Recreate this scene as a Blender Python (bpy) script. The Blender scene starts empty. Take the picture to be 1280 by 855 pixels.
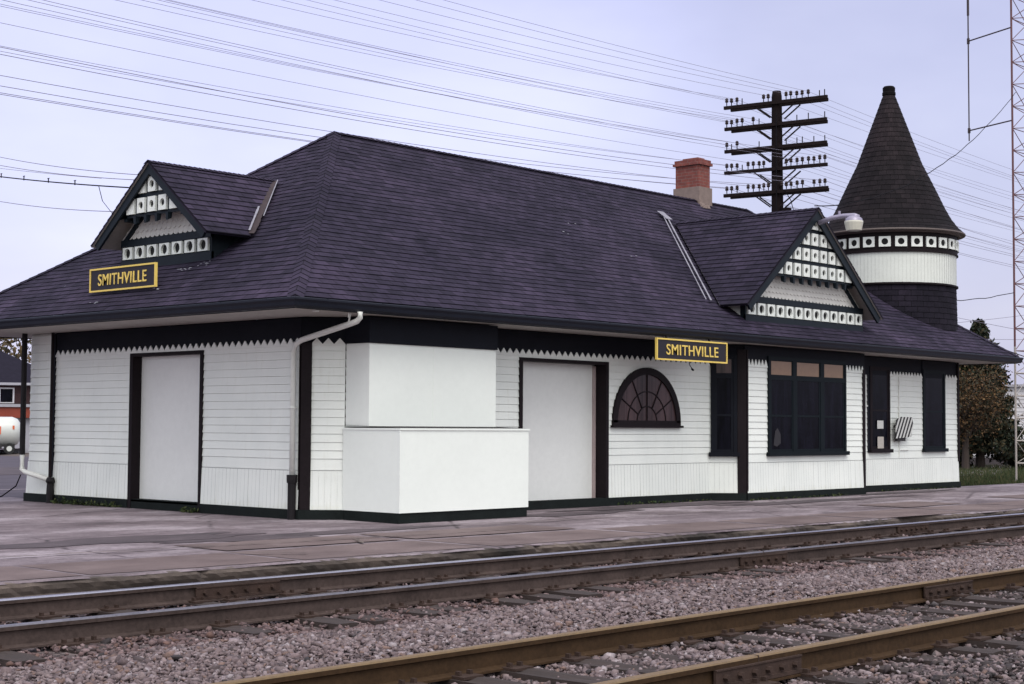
import bpy, bmesh, math, random
import numpy as np
from mathutils import Vector, Matrix
random.seed(7)
rng = np.random.default_rng(7)
sc = bpy.context.scene
COL = sc.collection
PI = math.pi

# ------------------------------------------------------------------ materials
def newmat(name):
    m = bpy.data.materials.new(name); m.use_nodes = True
    nt = m.node_tree; b = nt.nodes['Principled BSDF']
    return m, nt, b
def N(nt, t, **kw):
    n = nt.nodes.new(t)
    for k, v in kw.items():
        if k in n.inputs: n.inputs[k].default_value = v
        else: setattr(n, k, v)
    return n
def ramp(nt, fac, stops):
    r = nt.nodes.new('ShaderNodeValToRGB')
    el = r.color_ramp.elements
    el[0].position, el[0].color = stops[0][0], (*stops[0][1], 1)
    el[1].position, el[1].color = stops[-1][0], (*stops[-1][1], 1)
    for p, c in stops[1:-1]:
        e = el.new(p); e.color = (*c, 1)
    nt.links.new(fac, r.inputs[0]); return r.outputs[0]
def objco(nt, scale=(1, 1, 1)):
    g = N(nt, 'ShaderNodeNewGeometry'); mp = N(nt, 'ShaderNodeMapping')
    mp.inputs['Scale'].default_value = scale
    nt.links.new(g.outputs['Position'], mp.inputs['Vector']); return mp.outputs[0]
def noise(nt, co, scale, detail=4, rough=.6):
    n = N(nt, 'ShaderNodeTexNoise'); n.inputs['Scale'].default_value = scale
    n.inputs['Detail'].default_value = detail; n.inputs['Roughness'].default_value = rough
    nt.links.new(co, n.inputs['Vector']); return n.outputs[0]
def mixc(nt, f, a, b, mode='MIX'):
    m = N(nt, 'ShaderNodeMix', data_type='RGBA', blend_type=mode)
    for s, v in ((0, f), (6, a), (7, b)):
        if hasattr(v, 'links') or hasattr(v, 'is_linked'): nt.links.new(v, m.inputs[s])
        elif s == 0: m.inputs[0].default_value = v
        else: m.inputs[s].default_value = (*v, 1)
    return m.outputs[2]
def bump(nt, b, h, strength=.4, dist=.01):
    n = N(nt, 'ShaderNodeBump'); n.inputs['Strength'].default_value = strength
    n.inputs['Distance'].default_value = dist
    nt.links.new(h, n.inputs['Height']); nt.links.new(n.outputs[0], b.inputs['Normal'])
def simple(name, c, rough=.6, var=.15, scale=6, metal=0, bmp=.15, stretch=(1, 1, 1), spec=.5):
    m, nt, b = newmat(name)
    co = objco(nt, stretch); n = noise(nt, co, scale)
    n2 = noise(nt, co, scale * 9, 3)
    mm = N(nt, 'ShaderNodeMath', operation='ADD'); nt.links.new(n, mm.inputs[0]); nt.links.new(n2, mm.inputs[1])
    mm2 = N(nt, 'ShaderNodeMath', operation='MULTIPLY'); nt.links.new(mm.outputs[0], mm2.inputs[0]); mm2.inputs[1].default_value = .5
    lo = tuple(x * (1 - var) for x in c); hi = tuple(min(1, x * (1 + var)) for x in c)
    nt.links.new(ramp(nt, mm2.outputs[0], [(.3, lo), (.7, hi)]), b.inputs['Base Color'])
    b.inputs['Roughness'].default_value = rough; b.inputs['Metallic'].default_value = metal
    b.inputs['Specular IOR Level'].default_value = spec
    if bmp: bump(nt, b, n2, bmp, .004)
    return m
M = {}
def white_paint():
    m, nt, b = newmat('white_paint')
    co = objco(nt); n = noise(nt, co, 1.3, 5); n2 = noise(nt, objco(nt, (6, 6, .8)), 2.2, 5, .7)
    n3 = noise(nt, co, 45, 3)
    c1 = ramp(nt, n, [(.3, (.75, .775, .745)), (.65, (.82, .84, .805))])
    st = ramp(nt, n2, [(.25, (.93, .92, .90)), (.45, (1, 1, 1))])
    c = mixc(nt, 1.0, c1, st, 'MULTIPLY')
    sp = ramp(nt, n3, [(.22, (.8, .78, .76)), (.29, (1, 1, 1))])
    c = mixc(nt, .8, c, sp, 'MULTIPLY')
    # splash dirt low on the walls
    g = N(nt, 'ShaderNodeNewGeometry'); sx = N(nt, 'ShaderNodeSeparateXYZ'); nt.links.new(g.outputs['Position'], sx.inputs[0])
    a = N(nt, 'ShaderNodeMath', operation='MULTIPLY_ADD'); nt.links.new(n2, a.inputs[0]); a.inputs[1].default_value = .5
    nt.links.new(sx.outputs[2], a.inputs[2])
    d = ramp(nt, a.outputs[0], [(.3, (.86, .86, .78)), (.5, (1, 1, 1))])
    c = mixc(nt, .8, c, d, 'MULTIPLY')
    nt.links.new(c, b.inputs['Base Color']); b.inputs['Roughness'].default_value = .55
    bump(nt, b, n3, .12, .004)
    return m
M['white'] = white_paint()
M['panel'] = simple('white_plywood', (.83, .86, .82), .5, .03, 1.2, bmp=.05)
M['shutter'] = simple('grey_white_board', (.77, .775, .76), .55, .05, 1.2, bmp=.05)
M['dark'] = simple('dark_green_black_paint', (.006, .007, .012), .6, .3, 3, bmp=.1, spec=.12)
M['darkblue'] = simple('dark_slate_blue_paint', (.008, .013, .019), .5, .25, 3, bmp=.1, spec=.2)
M['winframe'] = simple('black_green_window_paint', (.0045, .008, .011), .55, .25, 3, bmp=.1, spec=.12)
M['darkred'] = simple('dark_brown_trim', (.012, .008, .010), .6, .3, 3, bmp=.1, spec=.12)
M['foundation'] = simple('dark_foundation_paint', (.010, .013, .013), .8, .4, 3, bmp=.3, spec=.12)
M['soffit'] = simple('weathered_soffit', (.42, .39, .36), .75, .15, 2)
M['gutter'] = simple('dark_gutter_paint', (.008, .010, .018), .4, .3, 3, bmp=.05, spec=.25)
M['pipe'] = simple('white_downspout', (.74, .74, .71), .4, .07, 4, bmp=.03)
M['iron'] = simple('black_cast_iron', (.012, .010, .012), .6, .3, 10, spec=.2)
M['yellow'] = simple('yellow_lettering', (.78, .56, .13), .5, .08, 6, bmp=.05)
M['signback'] = simple('sign_black', (.010, .007, .014), .6, .2, 6, bmp=.05)
M['flash'] = simple('galvanised_flashing', (.22, .21, .25), .45, .35, 5)
M['rustflash'] = simple('rusty_flashing', (.035, .022, .026), .9, .5, 7)
M['patch'] = simple('white_roof_patch', (.24, .24, .28), .8, .3, 12)
M['cream'] = simple('drum_boards', (.70, .72, .68), .6, .08, 3)
M['shinglewhite'] = simple('gable_shingles', (.60, .58, .56), .7, .1, 6)
M['polewood'] = simple('creosoted_wood', (.012, .008, .009), .9, .4, 5, stretch=(1, 1, .2), spec=.1)
M['armwood'] = simple('old_crossarm_wood', (.016, .011, .012), .9, .35, 5, spec=.1)
M['insul'] = simple('brown_insulator', (.02, .009, .009), .4, .3, 20, bmp=0, spec=.3)
M['wire'] = simple('dull_wire', (.21, .19, .26), .7, .1, 5, bmp=0)
M['cable'] = simple('black_cable', (.012, .011, .014), .8, .1, 5, bmp=0, spec=.05)
M['paper'] = simple('notice_paper', (.6, .6, .58), .8, .1, 20)
M['concrete_pot'] = simple('lamp_metal', (.30, .27, .36), .35, .12, 10, metal=.2)
M['lampglass'] = simple('lamp_glass', (.62, .60, .52), .25, .08, 10, bmp=0)
M['black'] = simple('interior_black', (.006, .006, .008), .9, .2, 3, bmp=0)

def glass(name, c, rough=.08, var=.5, stretch=(4, 4, .6)):
    m, nt, b = newmat(name)
    n = noise(nt, objco(nt, stretch), 2.0, 3)
    lo = tuple(x * (1 - var) for x in c); hi = tuple(x * (1 + var) for x in c)
    nt.links.new(ramp(nt, n, [(.35, lo), (.65, hi)]), b.inputs['Base Color'])
    b.inputs['Roughness'].default_value = rough
    n2 = noise(nt, objco(nt), 3.5, 2); bump(nt, b, n2, .25, .01)
    return m
M['glass'] = glass('dark_window_glass', (.004, .004, .008), .2)
M['glass'].node_tree.nodes['Principled BSDF'].inputs['Specular IOR Level'].default_value = .06
M['archglass'] = glass('brown_reflection_glass', (.052, .031, .033), .2, .55, (5, 5, .15))  # brownish reflection in the panes is painted into the base colour
M['archglass'].node_tree.nodes['Principled BSDF'].inputs['Specular IOR Level'].default_value = .25
M['amber'] = simple('amber_transom_glass', (.24, .145, .09), .35, .15, 9, bmp=.1)

def roof_mat(name='asphalt_shingles', base=(.030, .0235, .044), dk=(.018, .0145, .028)):
    m, nt, b = newmat(name)
    uv = N(nt, 'ShaderNodeUVMap')
    br = N(nt, 'ShaderNodeTexBrick'); br.offset = .5; br.squash = 1
    br.inputs['Color1'].default_value = (.2, .2, .2, 1); br.inputs['Color2'].default_value = (.9, .9, .9, 1)
    br.inputs['Mortar'].default_value = (0, 0, 0, 1)
    br.inputs['Scale'].default_value = 1; br.inputs['Mortar Size'].default_value = .009
    br.inputs['Brick Width'].default_value = .27; br.inputs['Row Height'].default_value = .145; br.inputs['Mortar Smooth'].default_value = .3
    nt.links.new(uv.outputs[0], br.inputs['Vector'])
    gn = noise(nt, objco(nt), 160, 2, .7); big = noise(nt, objco(nt), .55, 5, .65); md = noise(nt, objco(nt), 5, 4, .7)
    c = ramp(nt, br.outputs['Color'], [(0, tuple(x * .4 for x in dk)), (.2, dk), (.9, tuple(x * 1.12 for x in base))])
    c = mixc(nt, 1, c, ramp(nt, big, [(.34, (.66, .66, .72)), (.5, (1, 1, 1)), (.66, (1.5, 1.42, 1.40))]), 'MULTIPLY')
    c = mixc(nt, 1, c, ramp(nt, md, [(.3, (.72, .72, .74)), (.7, (1.3, 1.27, 1.25))]), 'MULTIPLY')
    c = mixc(nt, .6, c, ramp(nt, gn, [(.3, (.55, .55, .55)), (.7, (1.5, 1.5, 1.5))]), 'MULTIPLY')
    nt.links.new(c, b.inputs['Base Color']); b.inputs['Roughness'].default_value = .85
    b.inputs['Specular IOR Level'].default_value = .15
    mx = N(nt, 'ShaderNodeMath', operation='MULTIPLY_ADD'); nt.links.new(gn, mx.inputs[0]); mx.inputs[1].default_value = .35
    nt.links.new(br.outputs['Color'], mx.inputs[2])
    bump(nt, b, mx.outputs[0], .5, .008)
    return m
M['roof'] = roof_mat()
M['coneroof'] = roof_mat('cone_shingles', (.015, .0115, .014), (.009, .007, .009))

def brick_mat(name, c1, c2, mort):
    m, nt, b = newmat(name)
    g = N(nt, 'ShaderNodeNewGeometry'); s = N(nt, 'ShaderNodeSeparateXYZ'); nt.links.new(g.outputs['Position'], s.inputs[0])
    a = N(nt, 'ShaderNodeMath', operation='ADD'); nt.links.new(s.outputs[0], a.inputs[0]); nt.links.new(s.outputs[1], a.inputs[1])
    cb = N(nt, 'ShaderNodeCombineXYZ'); nt.links.new(a.outputs[0], cb.inputs[0]); nt.links.new(s.outputs[2], cb.inputs[1])
    br = N(nt, 'ShaderNodeTexBrick'); nt.links.new(cb.outputs[0], br.inputs['Vector'])
    br.inputs['Color1'].default_value = (*c1, 1); br.inputs['Color2'].default_value = (*c2, 1); br.inputs['Mortar'].default_value = (*mort, 1)
    br.inputs['Scale'].default_value = 1; br.inputs['Brick Width'].default_value = .22; br.inputs['Row Height'].default_value = .075; br.inputs['Mortar Size'].default_value = .007
    c = mixc(nt, .7, br.outputs[0], ramp(nt, noise(nt, objco(nt), 9, 4), [(.3, (.6, .6, .6)), (.7, (1.25, 1.25, 1.25))]), 'MULTIPLY')
    nt.links.new(c, b.inputs['Base Color']); b.inputs['Roughness'].default_value = .85
    bump(nt, b, br.outputs[0], .3, .006)
    return m
M['brick'] = brick_mat('red_chimney_brick', (.24, .065, .05), (.17, .045, .04), (.20, .11, .10))
M['brickfar'] = brick_mat('dark_red_house_brick', (.04, .012, .014), (.03, .010, .012), (.035, .018, .02))
M['render'] = simple('chimney_render', (.22, .165, .15), .9, .25, 8, bmp=.6)

def platform_mat():
    m, nt, b = newmat('platform_paving')
    co = objco(nt)
    g = N(nt, 'ShaderNodeNewGeometry'); s = N(nt, 'ShaderNodeSeparateXYZ'); nt.links.new(g.outputs['Position'], s.inputs[0])
    big = noise(nt, objco(nt, (.6, 1, 1)), .7, 6, .62); md = noise(nt, objco(nt, (.5, 1.3, 1)), 3, 6, .7); fine = noise(nt, co, 60, 4, .7)
    c = ramp(nt, big, [(.34, (.085, .060, .070)), (.5, (.18, .142, .158)), (.62, (.29, .245, .27))])
    c = mixc(nt, .8, c, ramp(nt, md, [(.34, (.55, .52, .54)), (.52, (1, 1, 1)), (.68, (1.2, 1.17, 1.18))]), 'MULTIPLY')
    c = mixc(nt, .7, c, ramp(nt, fine, [(.3, (.68, .68, .68)), (.7, (1.25, 1.25, 1.25))]), 'MULTIPLY')
    # worn brown slabs with pale joints in the two rows along the edge
    br = N(nt, 'ShaderNodeTexBrick'); br.offset = .37; br.inputs['Scale'].default_value = 1; br.inputs['Brick Width'].default_value = 2.9; br.inputs['Row Height'].default_value = 1.42
    br.inputs['Mortar Size'].default_value = .13; br.inputs['Mortar Smooth'].default_value = .6; br.inputs['Bias'].default_value = .1
    br.inputs['Color1'].default_value = (1, 1, 1, 1); br.inputs['Color2'].default_value = (.35, .35, .35, 1); br.inputs['Mortar'].default_value = (0, 0, 0, 1)
    mpb = N(nt, 'ShaderNodeMapping'); mpb.inputs['Location'].default_value = (.4, -12.35 + 1.42 * 9, 0); wv_ = mixc(nt, .1, co, N(nt, 'ShaderNodeTexNoise').outputs['Color']); nt.links.new(co, mpb.inputs['Vector']); nt.links.new(mpb.outputs[0], br.inputs['Vector'])
    ymask = ramp(nt, s.outputs[1], [(0, (1, 1, 1)), (1, (0, 0, 0))])
    mry = N(nt, 'ShaderNodeMapRange', interpolation_type='SMOOTHSTEP'); mry.inputs['From Min'].default_value = 15.05; mry.inputs['From Max'].default_value = 15.3; mry.inputs['To Min'].default_value = 1; mry.inputs['To Max'].default_value = 0; nt.links.new(s.outputs[1], mry.inputs['Value'])
    sm = N(nt, 'ShaderNodeMath', operation='MULTIPLY'); nt.links.new(br.outputs['Color'], sm.inputs[0]); nt.links.new(mry.outputs[0], sm.inputs[1])
    sm2 = N(nt, 'ShaderNodeMath', operation='MULTIPLY'); nt.links.new(sm.outputs[0], sm2.inputs[0]); sm2.inputs[1].default_value = .95
    brown = ramp(nt, md, [(.3, (.080, .050, .050)), (.7, (.145, .098, .095))])
    mid_ = noise(nt, objco(nt, (.8, 1, 1)), 14, 5, .75); c = mixc(nt, .75, c, ramp(nt, mid_, [(.36, (.6, .56, .58)), (.5, (1, 1, 1)), (.66, (1.2, 1.18, 1.18))]), 'MULTIPLY')
    # cracks
    vo = N(nt, 'ShaderNodeTexVoronoi', feature='DISTANCE_TO_EDGE'); vo.inputs['Scale'].default_value = .42
    wob = mixc(nt, .18, co, N(nt, 'ShaderNodeTexNoise').outputs['Color'])
    nt.links.new(wob, vo.inputs['Vector'])
    cr = ramp(nt, vo.outputs[0], [(.0, (.18, .15, .16)), (.006, (.35, .3, .32)), (.014, (1, 1, 1))])
    f2 = ramp(nt, md, [(.42, (0, 0, 0)), (.56, (1, 1, 1))])
    c = mixc(nt, f2, c, mixc(nt, 1, c, cr, 'MULTIPLY'))
    nt.links.new(c, b.inputs['Base Color']); b.inputs['Roughness'].default_value = .8
    bump(nt, b, fine, .35, .006)
    return m
M['platform'] = platform_mat()
def slab_mat(name, lo, hi):
    m, nt, b = newmat(name)
    co = objco(nt)
    a = noise(nt, objco(nt, (.7, 1, 1)), 1.1, 5, .6); f = noise(nt, co, 70, 4, .7)
    c = ramp(nt, a, [(.32, lo), (.66, hi)])
    c = mixc(nt, .7, c, ramp(nt, f, [(.3, (.72, .72, .72)), (.7, (1.2, 1.2, 1.2))]), 'MULTIPLY')
    nt.links.new(c, b.inputs['Base Color']); b.inputs['Roughness'].default_value = .82
    bump(nt, b, f, .3, .006); return m
M['slab'] = slab_mat('brown_slab', (.085, .055, .054), (.165, .118, .115))
M['slabedge'] = slab_mat('platform_edge_concrete', (.020, .015, .013), (.15, .115, .10))
M['asphalt'] = slab_mat('yard_asphalt', (.035, .026, .038), (.07, .055, .075))
M['darkpatch'] = slab_mat('dark_asphalt_patch', (.035, .024, .030), (.085, .062, .072))
M['lightpatch'] = slab_mat('pale_concrete_strip', (.26, .22, .24), (.36, .31, .34))
M['earth'] = simple('bare_earth', (.085, .065, .06), .95, .35, 3, bmp=.6)
M['grassbase'] = simple('grass_ground', (.028, .036, .014), .95, .4, 2, bmp=.6)
M['grass'] = simple('grass_blades', (.05, .075, .022), .8, .35, 2, bmp=0)
M['weed'] = simple('weed_leaves', (.05, .085, .025), .8, .35, 8, bmp=0)
M['tie'] = simple('weathered_sleeper', (.036, .024, .022), .9, .45, 4, bmp=.8, stretch=(3, .5, 3))
M['rail_far'] = simple('brown_grey_rail_side', (.062, .044, .040), .8, .45, 3, bmp=.25, spec=.15)
M['rail_near'] = simple('rusty_rail', (.048, .027, .014), .8, .4, 3, bmp=.3, spec=.15)
M['railtop_far'] = simple('polished_rail_head', (.36, .35, .42), .3, .15, 4, metal=.85, bmp=.02)
M['railtop_dull'] = simple('dull_rail_head', (.16, .15, .18), .4, .3, 4, metal=.5, bmp=.05)
M['railtop_near'] = simple('rusty_rail_head', (.155, .098, .045), .55, .25, 4, bmp=.15)
M['joint'] = simple('rusty_joint_bar', (.05, .032, .027), .85, .4, 9, bmp=.4, spec=.15)

def stone_mat():
    m, nt, b = newmat('ballast_stone')
    at = N(nt, 'ShaderNodeAttribute', attribute_name='tint'); 
    nn = noise(nt, objco(nt), 90, 3)
    c = mixc(nt, .7, at.outputs['Color'], ramp(nt, nn, [(.3, (.7, .7, .7)), (.7, (1.2, 1.2, 1.2))]), 'MULTIPLY')
    nt.links.new(c, b.inputs['Base Color']); b.inputs['Roughness'].default_value = .85
    return m
M['stone'] = stone_mat()
def ballast_base():
    m, nt, b = newmat('ballast_ground')
    vo = N(nt, 'ShaderNodeTexVoronoi'); vo.inputs['Scale'].default_value = 24; nt.links.new(objco(nt), vo.inputs['Vector'])
    s = N(nt, 'ShaderNodeSeparateColor'); nt.links.new(vo.outputs['Color'], s.inputs[0])
    c = ramp(nt, s.outputs[0], [(0, (.045, .032, .033)), (.6, (.12, .09, .09)), (1, (.24, .19, .19))])
    c = mixc(nt, .8, c, ramp(nt, noise(nt, objco(nt), 1, 4), [(.35, (.55, .5, .52)), (.6, (1, 1, 1))]), 'MULTIPLY')
    nt.links.new(c, b.inputs['Base Color']); b.inputs['Roughness'].default_value = .95
    bump(nt, b, vo.outputs['Distance'], .9, .03); return m
M['ballast'] = ballast_base()
def leaf_mat(name):
    m, nt, b = newmat(name)
    at = N(nt, 'ShaderNodeAttribute', attribute_name='tint')
    nt.links.new(at.outputs['Color'], b.inputs['Base Color']); b.inputs['Roughness'].default_value = .75
    b.inputs['Specular IOR Level'].default_value = .25
    return m
M['leaf'] = leaf_mat('leaves')
M['bark'] = simple('bark', (.05, .036, .03), .9, .4, 6, bmp=.8, stretch=(1, 1, .3))
def stripes_mat():
    m, nt, b = newmat('black_white_stripes')
    g = N(nt, 'ShaderNodeNewGeometry'); s = N(nt, 'ShaderNodeSeparateXYZ'); nt.links.new(g.outputs['Position'], s.inputs[0])
    a = N(nt, 'ShaderNodeMath', operation='MULTIPLY_ADD'); nt.links.new(s.outputs[2], a.inputs[0]); a.inputs[1].default_value = -.62; nt.links.new(s.outputs[0], a.inputs[2])
    w = N(nt, 'ShaderNodeMath', operation='MULTIPLY'); nt.links.new(a.outputs[0], w.inputs[0]); w.inputs[1].default_value = 6.8
    f = N(nt, 'ShaderNodeMath', operation='FRACT'); nt.links.new(w.outputs[0], f.inputs[0])
    c = ramp(nt, f.outputs[0], [(.50, (.02, .02, .02)), (.54, (.62, .62, .6))])
    nt.links.new(c, b.inputs['Base Color']); b.inputs['Roughness'].default_value = .6
    return m
M['stripes'] = stripes_mat()
M['tank'] = simple('white_tank_paint', (.58, .59, .57), .3, .06, 2, bmp=0)
M['orange'] = simple('orange_paint', (.62, .12, .03), .45, .1, 4, bmp=0)
M['fasciaorange'] = simple('orange_red_fascia', (.22, .035, .018), .7, .2, 3, bmp=0)
M['greywall'] = simple('grey_garage_wall', (.33, .32, .36), .8, .1, 3)
M['tyre'] = simple('tyre_rubber', (.015, .015, .016), .85, .3, 10)
M['chassis'] = simple('dark_chassis', (.02, .018, .02), .7, .3, 8)
M['farwhite'] = simple('white_house_siding', (.52, .50, .53), .75, .1, 2)
M['farroof'] = simple('dark_house_roof', (.016, .014, .024), .95, .3, 4, spec=.1)
M['hedge'] = simple('dark_board_fence', (.06, .05, .055), .9, .3, 3)
M['radio_red'] = simple('mast_red_paint', (.12, .045, .05), .5, .2, 6, bmp=0)
M['radio_white'] = simple('mast_white_paint', (.36, .32, .30), .5, .1, 6, bmp=0)
M['antenna'] = simple('dark_aerial', (.04, .025, .03), .5, .2, 6, bmp=0)

# ------------------------------------------------------------------ mesh helper
class MB:
    def __init__(s): s.v = []; s.f = []; s.mi = []; s.uv = {}
    def poly(s, pts, mi=0, uv=None):
        i = len(s.v); s.v += [tuple(p) for p in pts]
        s.f.append(tuple(range(i, i + len(pts)))); s.mi.append(mi)
        if uv: s.uv[len(s.f) - 1] = uv
    def hexa(s, p, mi=0):      # 8 points: bottom 4 (ccw), top 4
        i = len(s.v); s.v += [tuple(q) for q in p]
        for f in ((0, 3, 2, 1), (4, 5, 6, 7), (0, 1, 5, 4), (1, 2, 6, 5), (2, 3, 7, 6), (3, 0, 4, 7)):
            s.f.append(tuple(i + k for k in f)); s.mi.append(mi)
    def box(s, x0, x1, y0, y1, z0, z1, mi=0):
        s.hexa([(x0, y0, z0), (x1, y0, z0), (x1, y1, z0), (x0, y1, z0), (x0, y0, z1), (x1, y0, z1), (x1, y1, z1), (x0, y1, z1)], mi)
    def fbox(s, P, a0, a1, z0, z1, d0, d1, mi=0):    # box in a wall frame
        s.hexa([P(a0, z0, d1), P(a1, z0, d1), P(a1, z0, d0), P(a0, z0, d0), P(a0, z1, d1), P(a1, z1, d1), P(a1, z1, d0), P(a0, z1, d0)], mi)
    def prism(s, pts, off, mi=0):     # polygon extruded by vector
        i = len(s.v); n = len(pts); off = Vector(off)
        s.v += [tuple(p) for p in pts] + [tuple(Vector(p) + off) for p in pts]
        s.f.append(tuple(i + k for k in range(n))[::-1]); s.mi.append(mi)
        s.f.append(tuple(i + n + k for k in range(n))); s.mi.append(mi)
        for k in range(n):
            s.f.append((i + k, i + (k + 1) % n, i + n + (k + 1) % n, i + n + k)); s.mi.append(mi)
    def tube(s, path, r, n=8, mi=0, cap=True):
        path = [Vector(p) for p in path]; rs = r if isinstance(r, (list, tuple)) else [r] * len(path)
        rings = []
        up = Vector((0, 0, 1))
        for k, p in enumerate(path):
            t = (path[min(k + 1, len(path) - 1)] - path[max(k - 1, 0)]).normalized()
            a = t.cross(up)
            if a.length < .05: a = t.cross(Vector((1, 0, 0)))
            a.normalize(); b = t.cross(a).normalized()
            i = len(s.v)
            for j in range(n):
                th = 2 * PI * j / n
                s.v.append(tuple(p + a * (rs[k] * math.cos(th)) + b * (rs[k] * math.sin(th))))
            rings.append(i)
        for k in range(len(rings) - 1):
            for j in range(n):
                s.f.append((rings[k] + j, rings[k] + (j + 1) % n, rings[k + 1] + (j + 1) % n, rings[k + 1] + j)); s.mi.append(mi)
        if cap:
            s.f.append(tuple(rings[0] + j for j in range(n))[::-1]); s.mi.append(mi)
            s.f.append(tuple(rings[-1] + j for j in range(n))); s.mi.append(mi)
    def bar(s, p, q, w, h=None, mi=0):
        h = h or w; p = Vector(p); q = Vector(q); t = (q - p).normalized()
        a = t.cross(Vector((0, 0, 1)))
        if a.length < .05: a = Vector((1, 0, 0))
        a.normalize(); b = a.cross(t).normalized(); a *= w / 2; b *= h / 2
        s.hexa([p - a - b, p + a - b, q + a - b, q - a - b, p - a + b, p + a + b, q + a + b, q - a + b], mi)
    def lathe(s, c, prof, n=24, mi=0, a0=0, a1=2 * PI, uvs=None):
        full = abs(a1 - a0 - 2 * PI) < 1e-6; rings = []
        m = n if full else n + 1
        for r, z in prof:
            rings.append(len(s.v))
            for j in range(m):
                th = a0 + (a1 - a0) * j / n
                s.v.append((c[0] + r * math.cos(th), c[1] + r * math.sin(th), z + c[2]))
        for k in range(len(prof) - 1):
            for j in range(n):
                j2 = (j + 1) % m
                s.f.append((rings[k] + j, rings[k] + j2, rings[k + 1] + j2, rings[k + 1] + j)); s.mi.append(mi)
                if uvs: 
                    u0, u1 = uvs * (a1 - a0) * j / n, uvs * (a1 - a0) * (j + 1) / n
                    z0, z1 = prof[k][1], prof[k + 1][1]
                    s.uv[len(s.f) - 1] = [(u0, z0), (u1, z0), (u1, z1), (u0, z1)]
    def build(s, name, mats, parent=None, smooth=False, fix=True):
        me = bpy.data.meshes.new(name); me.from_pydata(s.v, [], s.f)
        if not isinstance(mats, (list, tuple)): mats = [mats]
        for m in mats: me.materials.append(m)
        me.polygons.foreach_set('material_index', s.mi)
        if s.uv:
            ul = me.uv_layers.new(name='UVMap')
            for fi, uv in s.uv.items():
                p = me.polygons[fi]
                for li, c in zip(p.loop_indices, uv): ul.data[li].uv = c
        if fix:
            bm = bmesh.new(); bm.from_mesh(me); bmesh.ops.recalc_face_normals(bm, faces=bm.faces); bm.to_mesh(me); bm.free()
        if smooth: me.polygons.foreach_set('use_smooth', [True] * len(me.polygons))
        me.update()
        o = bpy.data.objects.new(name, me); COL.objects.link(o)
        if parent is not None:
            o.parent = parent
            o.matrix_parent_inverse = abs_mat(parent).inverted()
        return o
def abs_mat(o):
    m = Matrix.LocRotScale(o.location, o.rotation_euler, o.scale)
    if o.parent is not None: m = abs_mat(o.parent) @ o.matrix_parent_inverse @ m
    return m
def tag(o, label=None, cat=None, group=None, kind=None):
    if label: o['label'] = label
    if cat: o['category'] = cat
    if group: o['group'] = group
    if kind: o['kind'] = kind
    return o
def empty(name, loc, label, cat, group=None):
    o = bpy.data.objects.new(name, None); COL.objects.link(o); o.location = loc; o.empty_display_size = .3
    return tag(o, label, cat, group)
def numpy_mesh(name, V, F, mat, tint=None, parent=None):
    me = bpy.data.meshes.new(name); nf, k = F.shape
    me.vertices.add(len(V)); me.vertices.foreach_set('co', V.astype(np.float32).ravel())
    me.loops.add(nf * k); me.loops.foreach_set('vertex_index', F.astype(np.int32).ravel())
    me.polygons.add(nf); me.polygons.foreach_set('loop_start', np.arange(0, nf * k, k, dtype=np.int32))
    me.update(calc_edges=True)
    if tint is not None:
        a = me.attributes.new('tint', 'FLOAT_COLOR', 'FACE'); a.data.foreach_set('color', tint.astype(np.float32).ravel())
    me.materials.append(mat)
    o = bpy.data.objects.new(name, me); COL.objects.link(o)
    if parent is not None:
        o.parent = parent; o.matrix_parent_inverse = abs_mat(parent).inverted()
    return o

# ------------------------------------------------------------------ camera
cam = bpy.data.cameras.new('camera'); co = bpy.data.objects.new('camera', cam); COL.objects.link(co); sc.camera = co
cam.sensor_width = 36; cam.lens = 1958.065 / 1280 * 36; cam.clip_end = 3000; cam.clip_start = .1
ya, pi_, ro = [math.radians(a) for a in (42.47, 3.094, .351)]
F_ = Vector((math.cos(ya) * math.cos(pi_), math.sin(ya) * math.cos(pi_), math.sin(pi_)))
R0 = Vector((math.sin(ya), -math.cos(ya), 0)); U0 = R0.cross(F_)
R1 = R0 * math.cos(ro) + U0 * math.sin(ro); U1 = U0 * math.cos(ro) - R0 * math.sin(ro)
co.matrix_world = Matrix(((R1.x, U1.x, -F_.x, 0), (R1.y, U1.y, -F_.y, 0), (R1.z, U1.z, -F_.z, 1.413), (0, 0, 0, 1)))

# ------------------------------------------------------------------ world and sun
w = bpy.data.worlds.new('World'); sc.world = w; w.use_nodes = True; nt = w.node_tree
for n in list(nt.nodes): nt.nodes.remove(n)
out = N(nt, 'ShaderNodeOutputWorld')
sky = N(nt, 'ShaderNodeTexSky'); sky.sky_type = 'NISHITA'; sky.sun_disc = False
SUN_EL, SUN_AZ = 58, 238      # azimuth: direction the sun stands in, degrees from +X ccw
sky.sun_elevation = math.radians(SUN_EL); sky.sun_rotation = math.radians(90 - SUN_AZ)
sky.dust_density = 4; sky.air_density = 1.2
bg1 = N(nt, 'ShaderNodeBackground'); bg1.inputs[1].default_value = .05; nt.links.new(sky.outputs[0], bg1.inputs[0])
tc = N(nt, 'ShaderNodeTexCoord'); sp = N(nt, 'ShaderNodeSeparateXYZ'); nt.links.new(tc.outputs['Generated'], sp.inputs[0])
sky_map = N(nt, 'ShaderNodeMapping'); sky_map.inputs['Scale'].default_value = (1, 1, 2.6); nt.links.new(tc.outputs['Generated'], sky_map.inputs['Vector'])
sky_cloud = noise(nt, sky_map.outputs[0], 2.4, 5, .55)
ccol = ramp(nt, sky_cloud, [(.32, (.54, .54, .79)), (.5, (.63, .63, .875)), (.66, (.72, .72, .93))])
elev = ramp(nt, sp.outputs[2], [(0, (1.04, 1.03, .98)), (.14, (1.0, 1.0, 1.0)), (.5, (.92, .9, .94)), (1, (1.0, .98, .96))])
ccol = mixc(nt, 1, ccol, elev, 'MULTIPLY')
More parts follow.
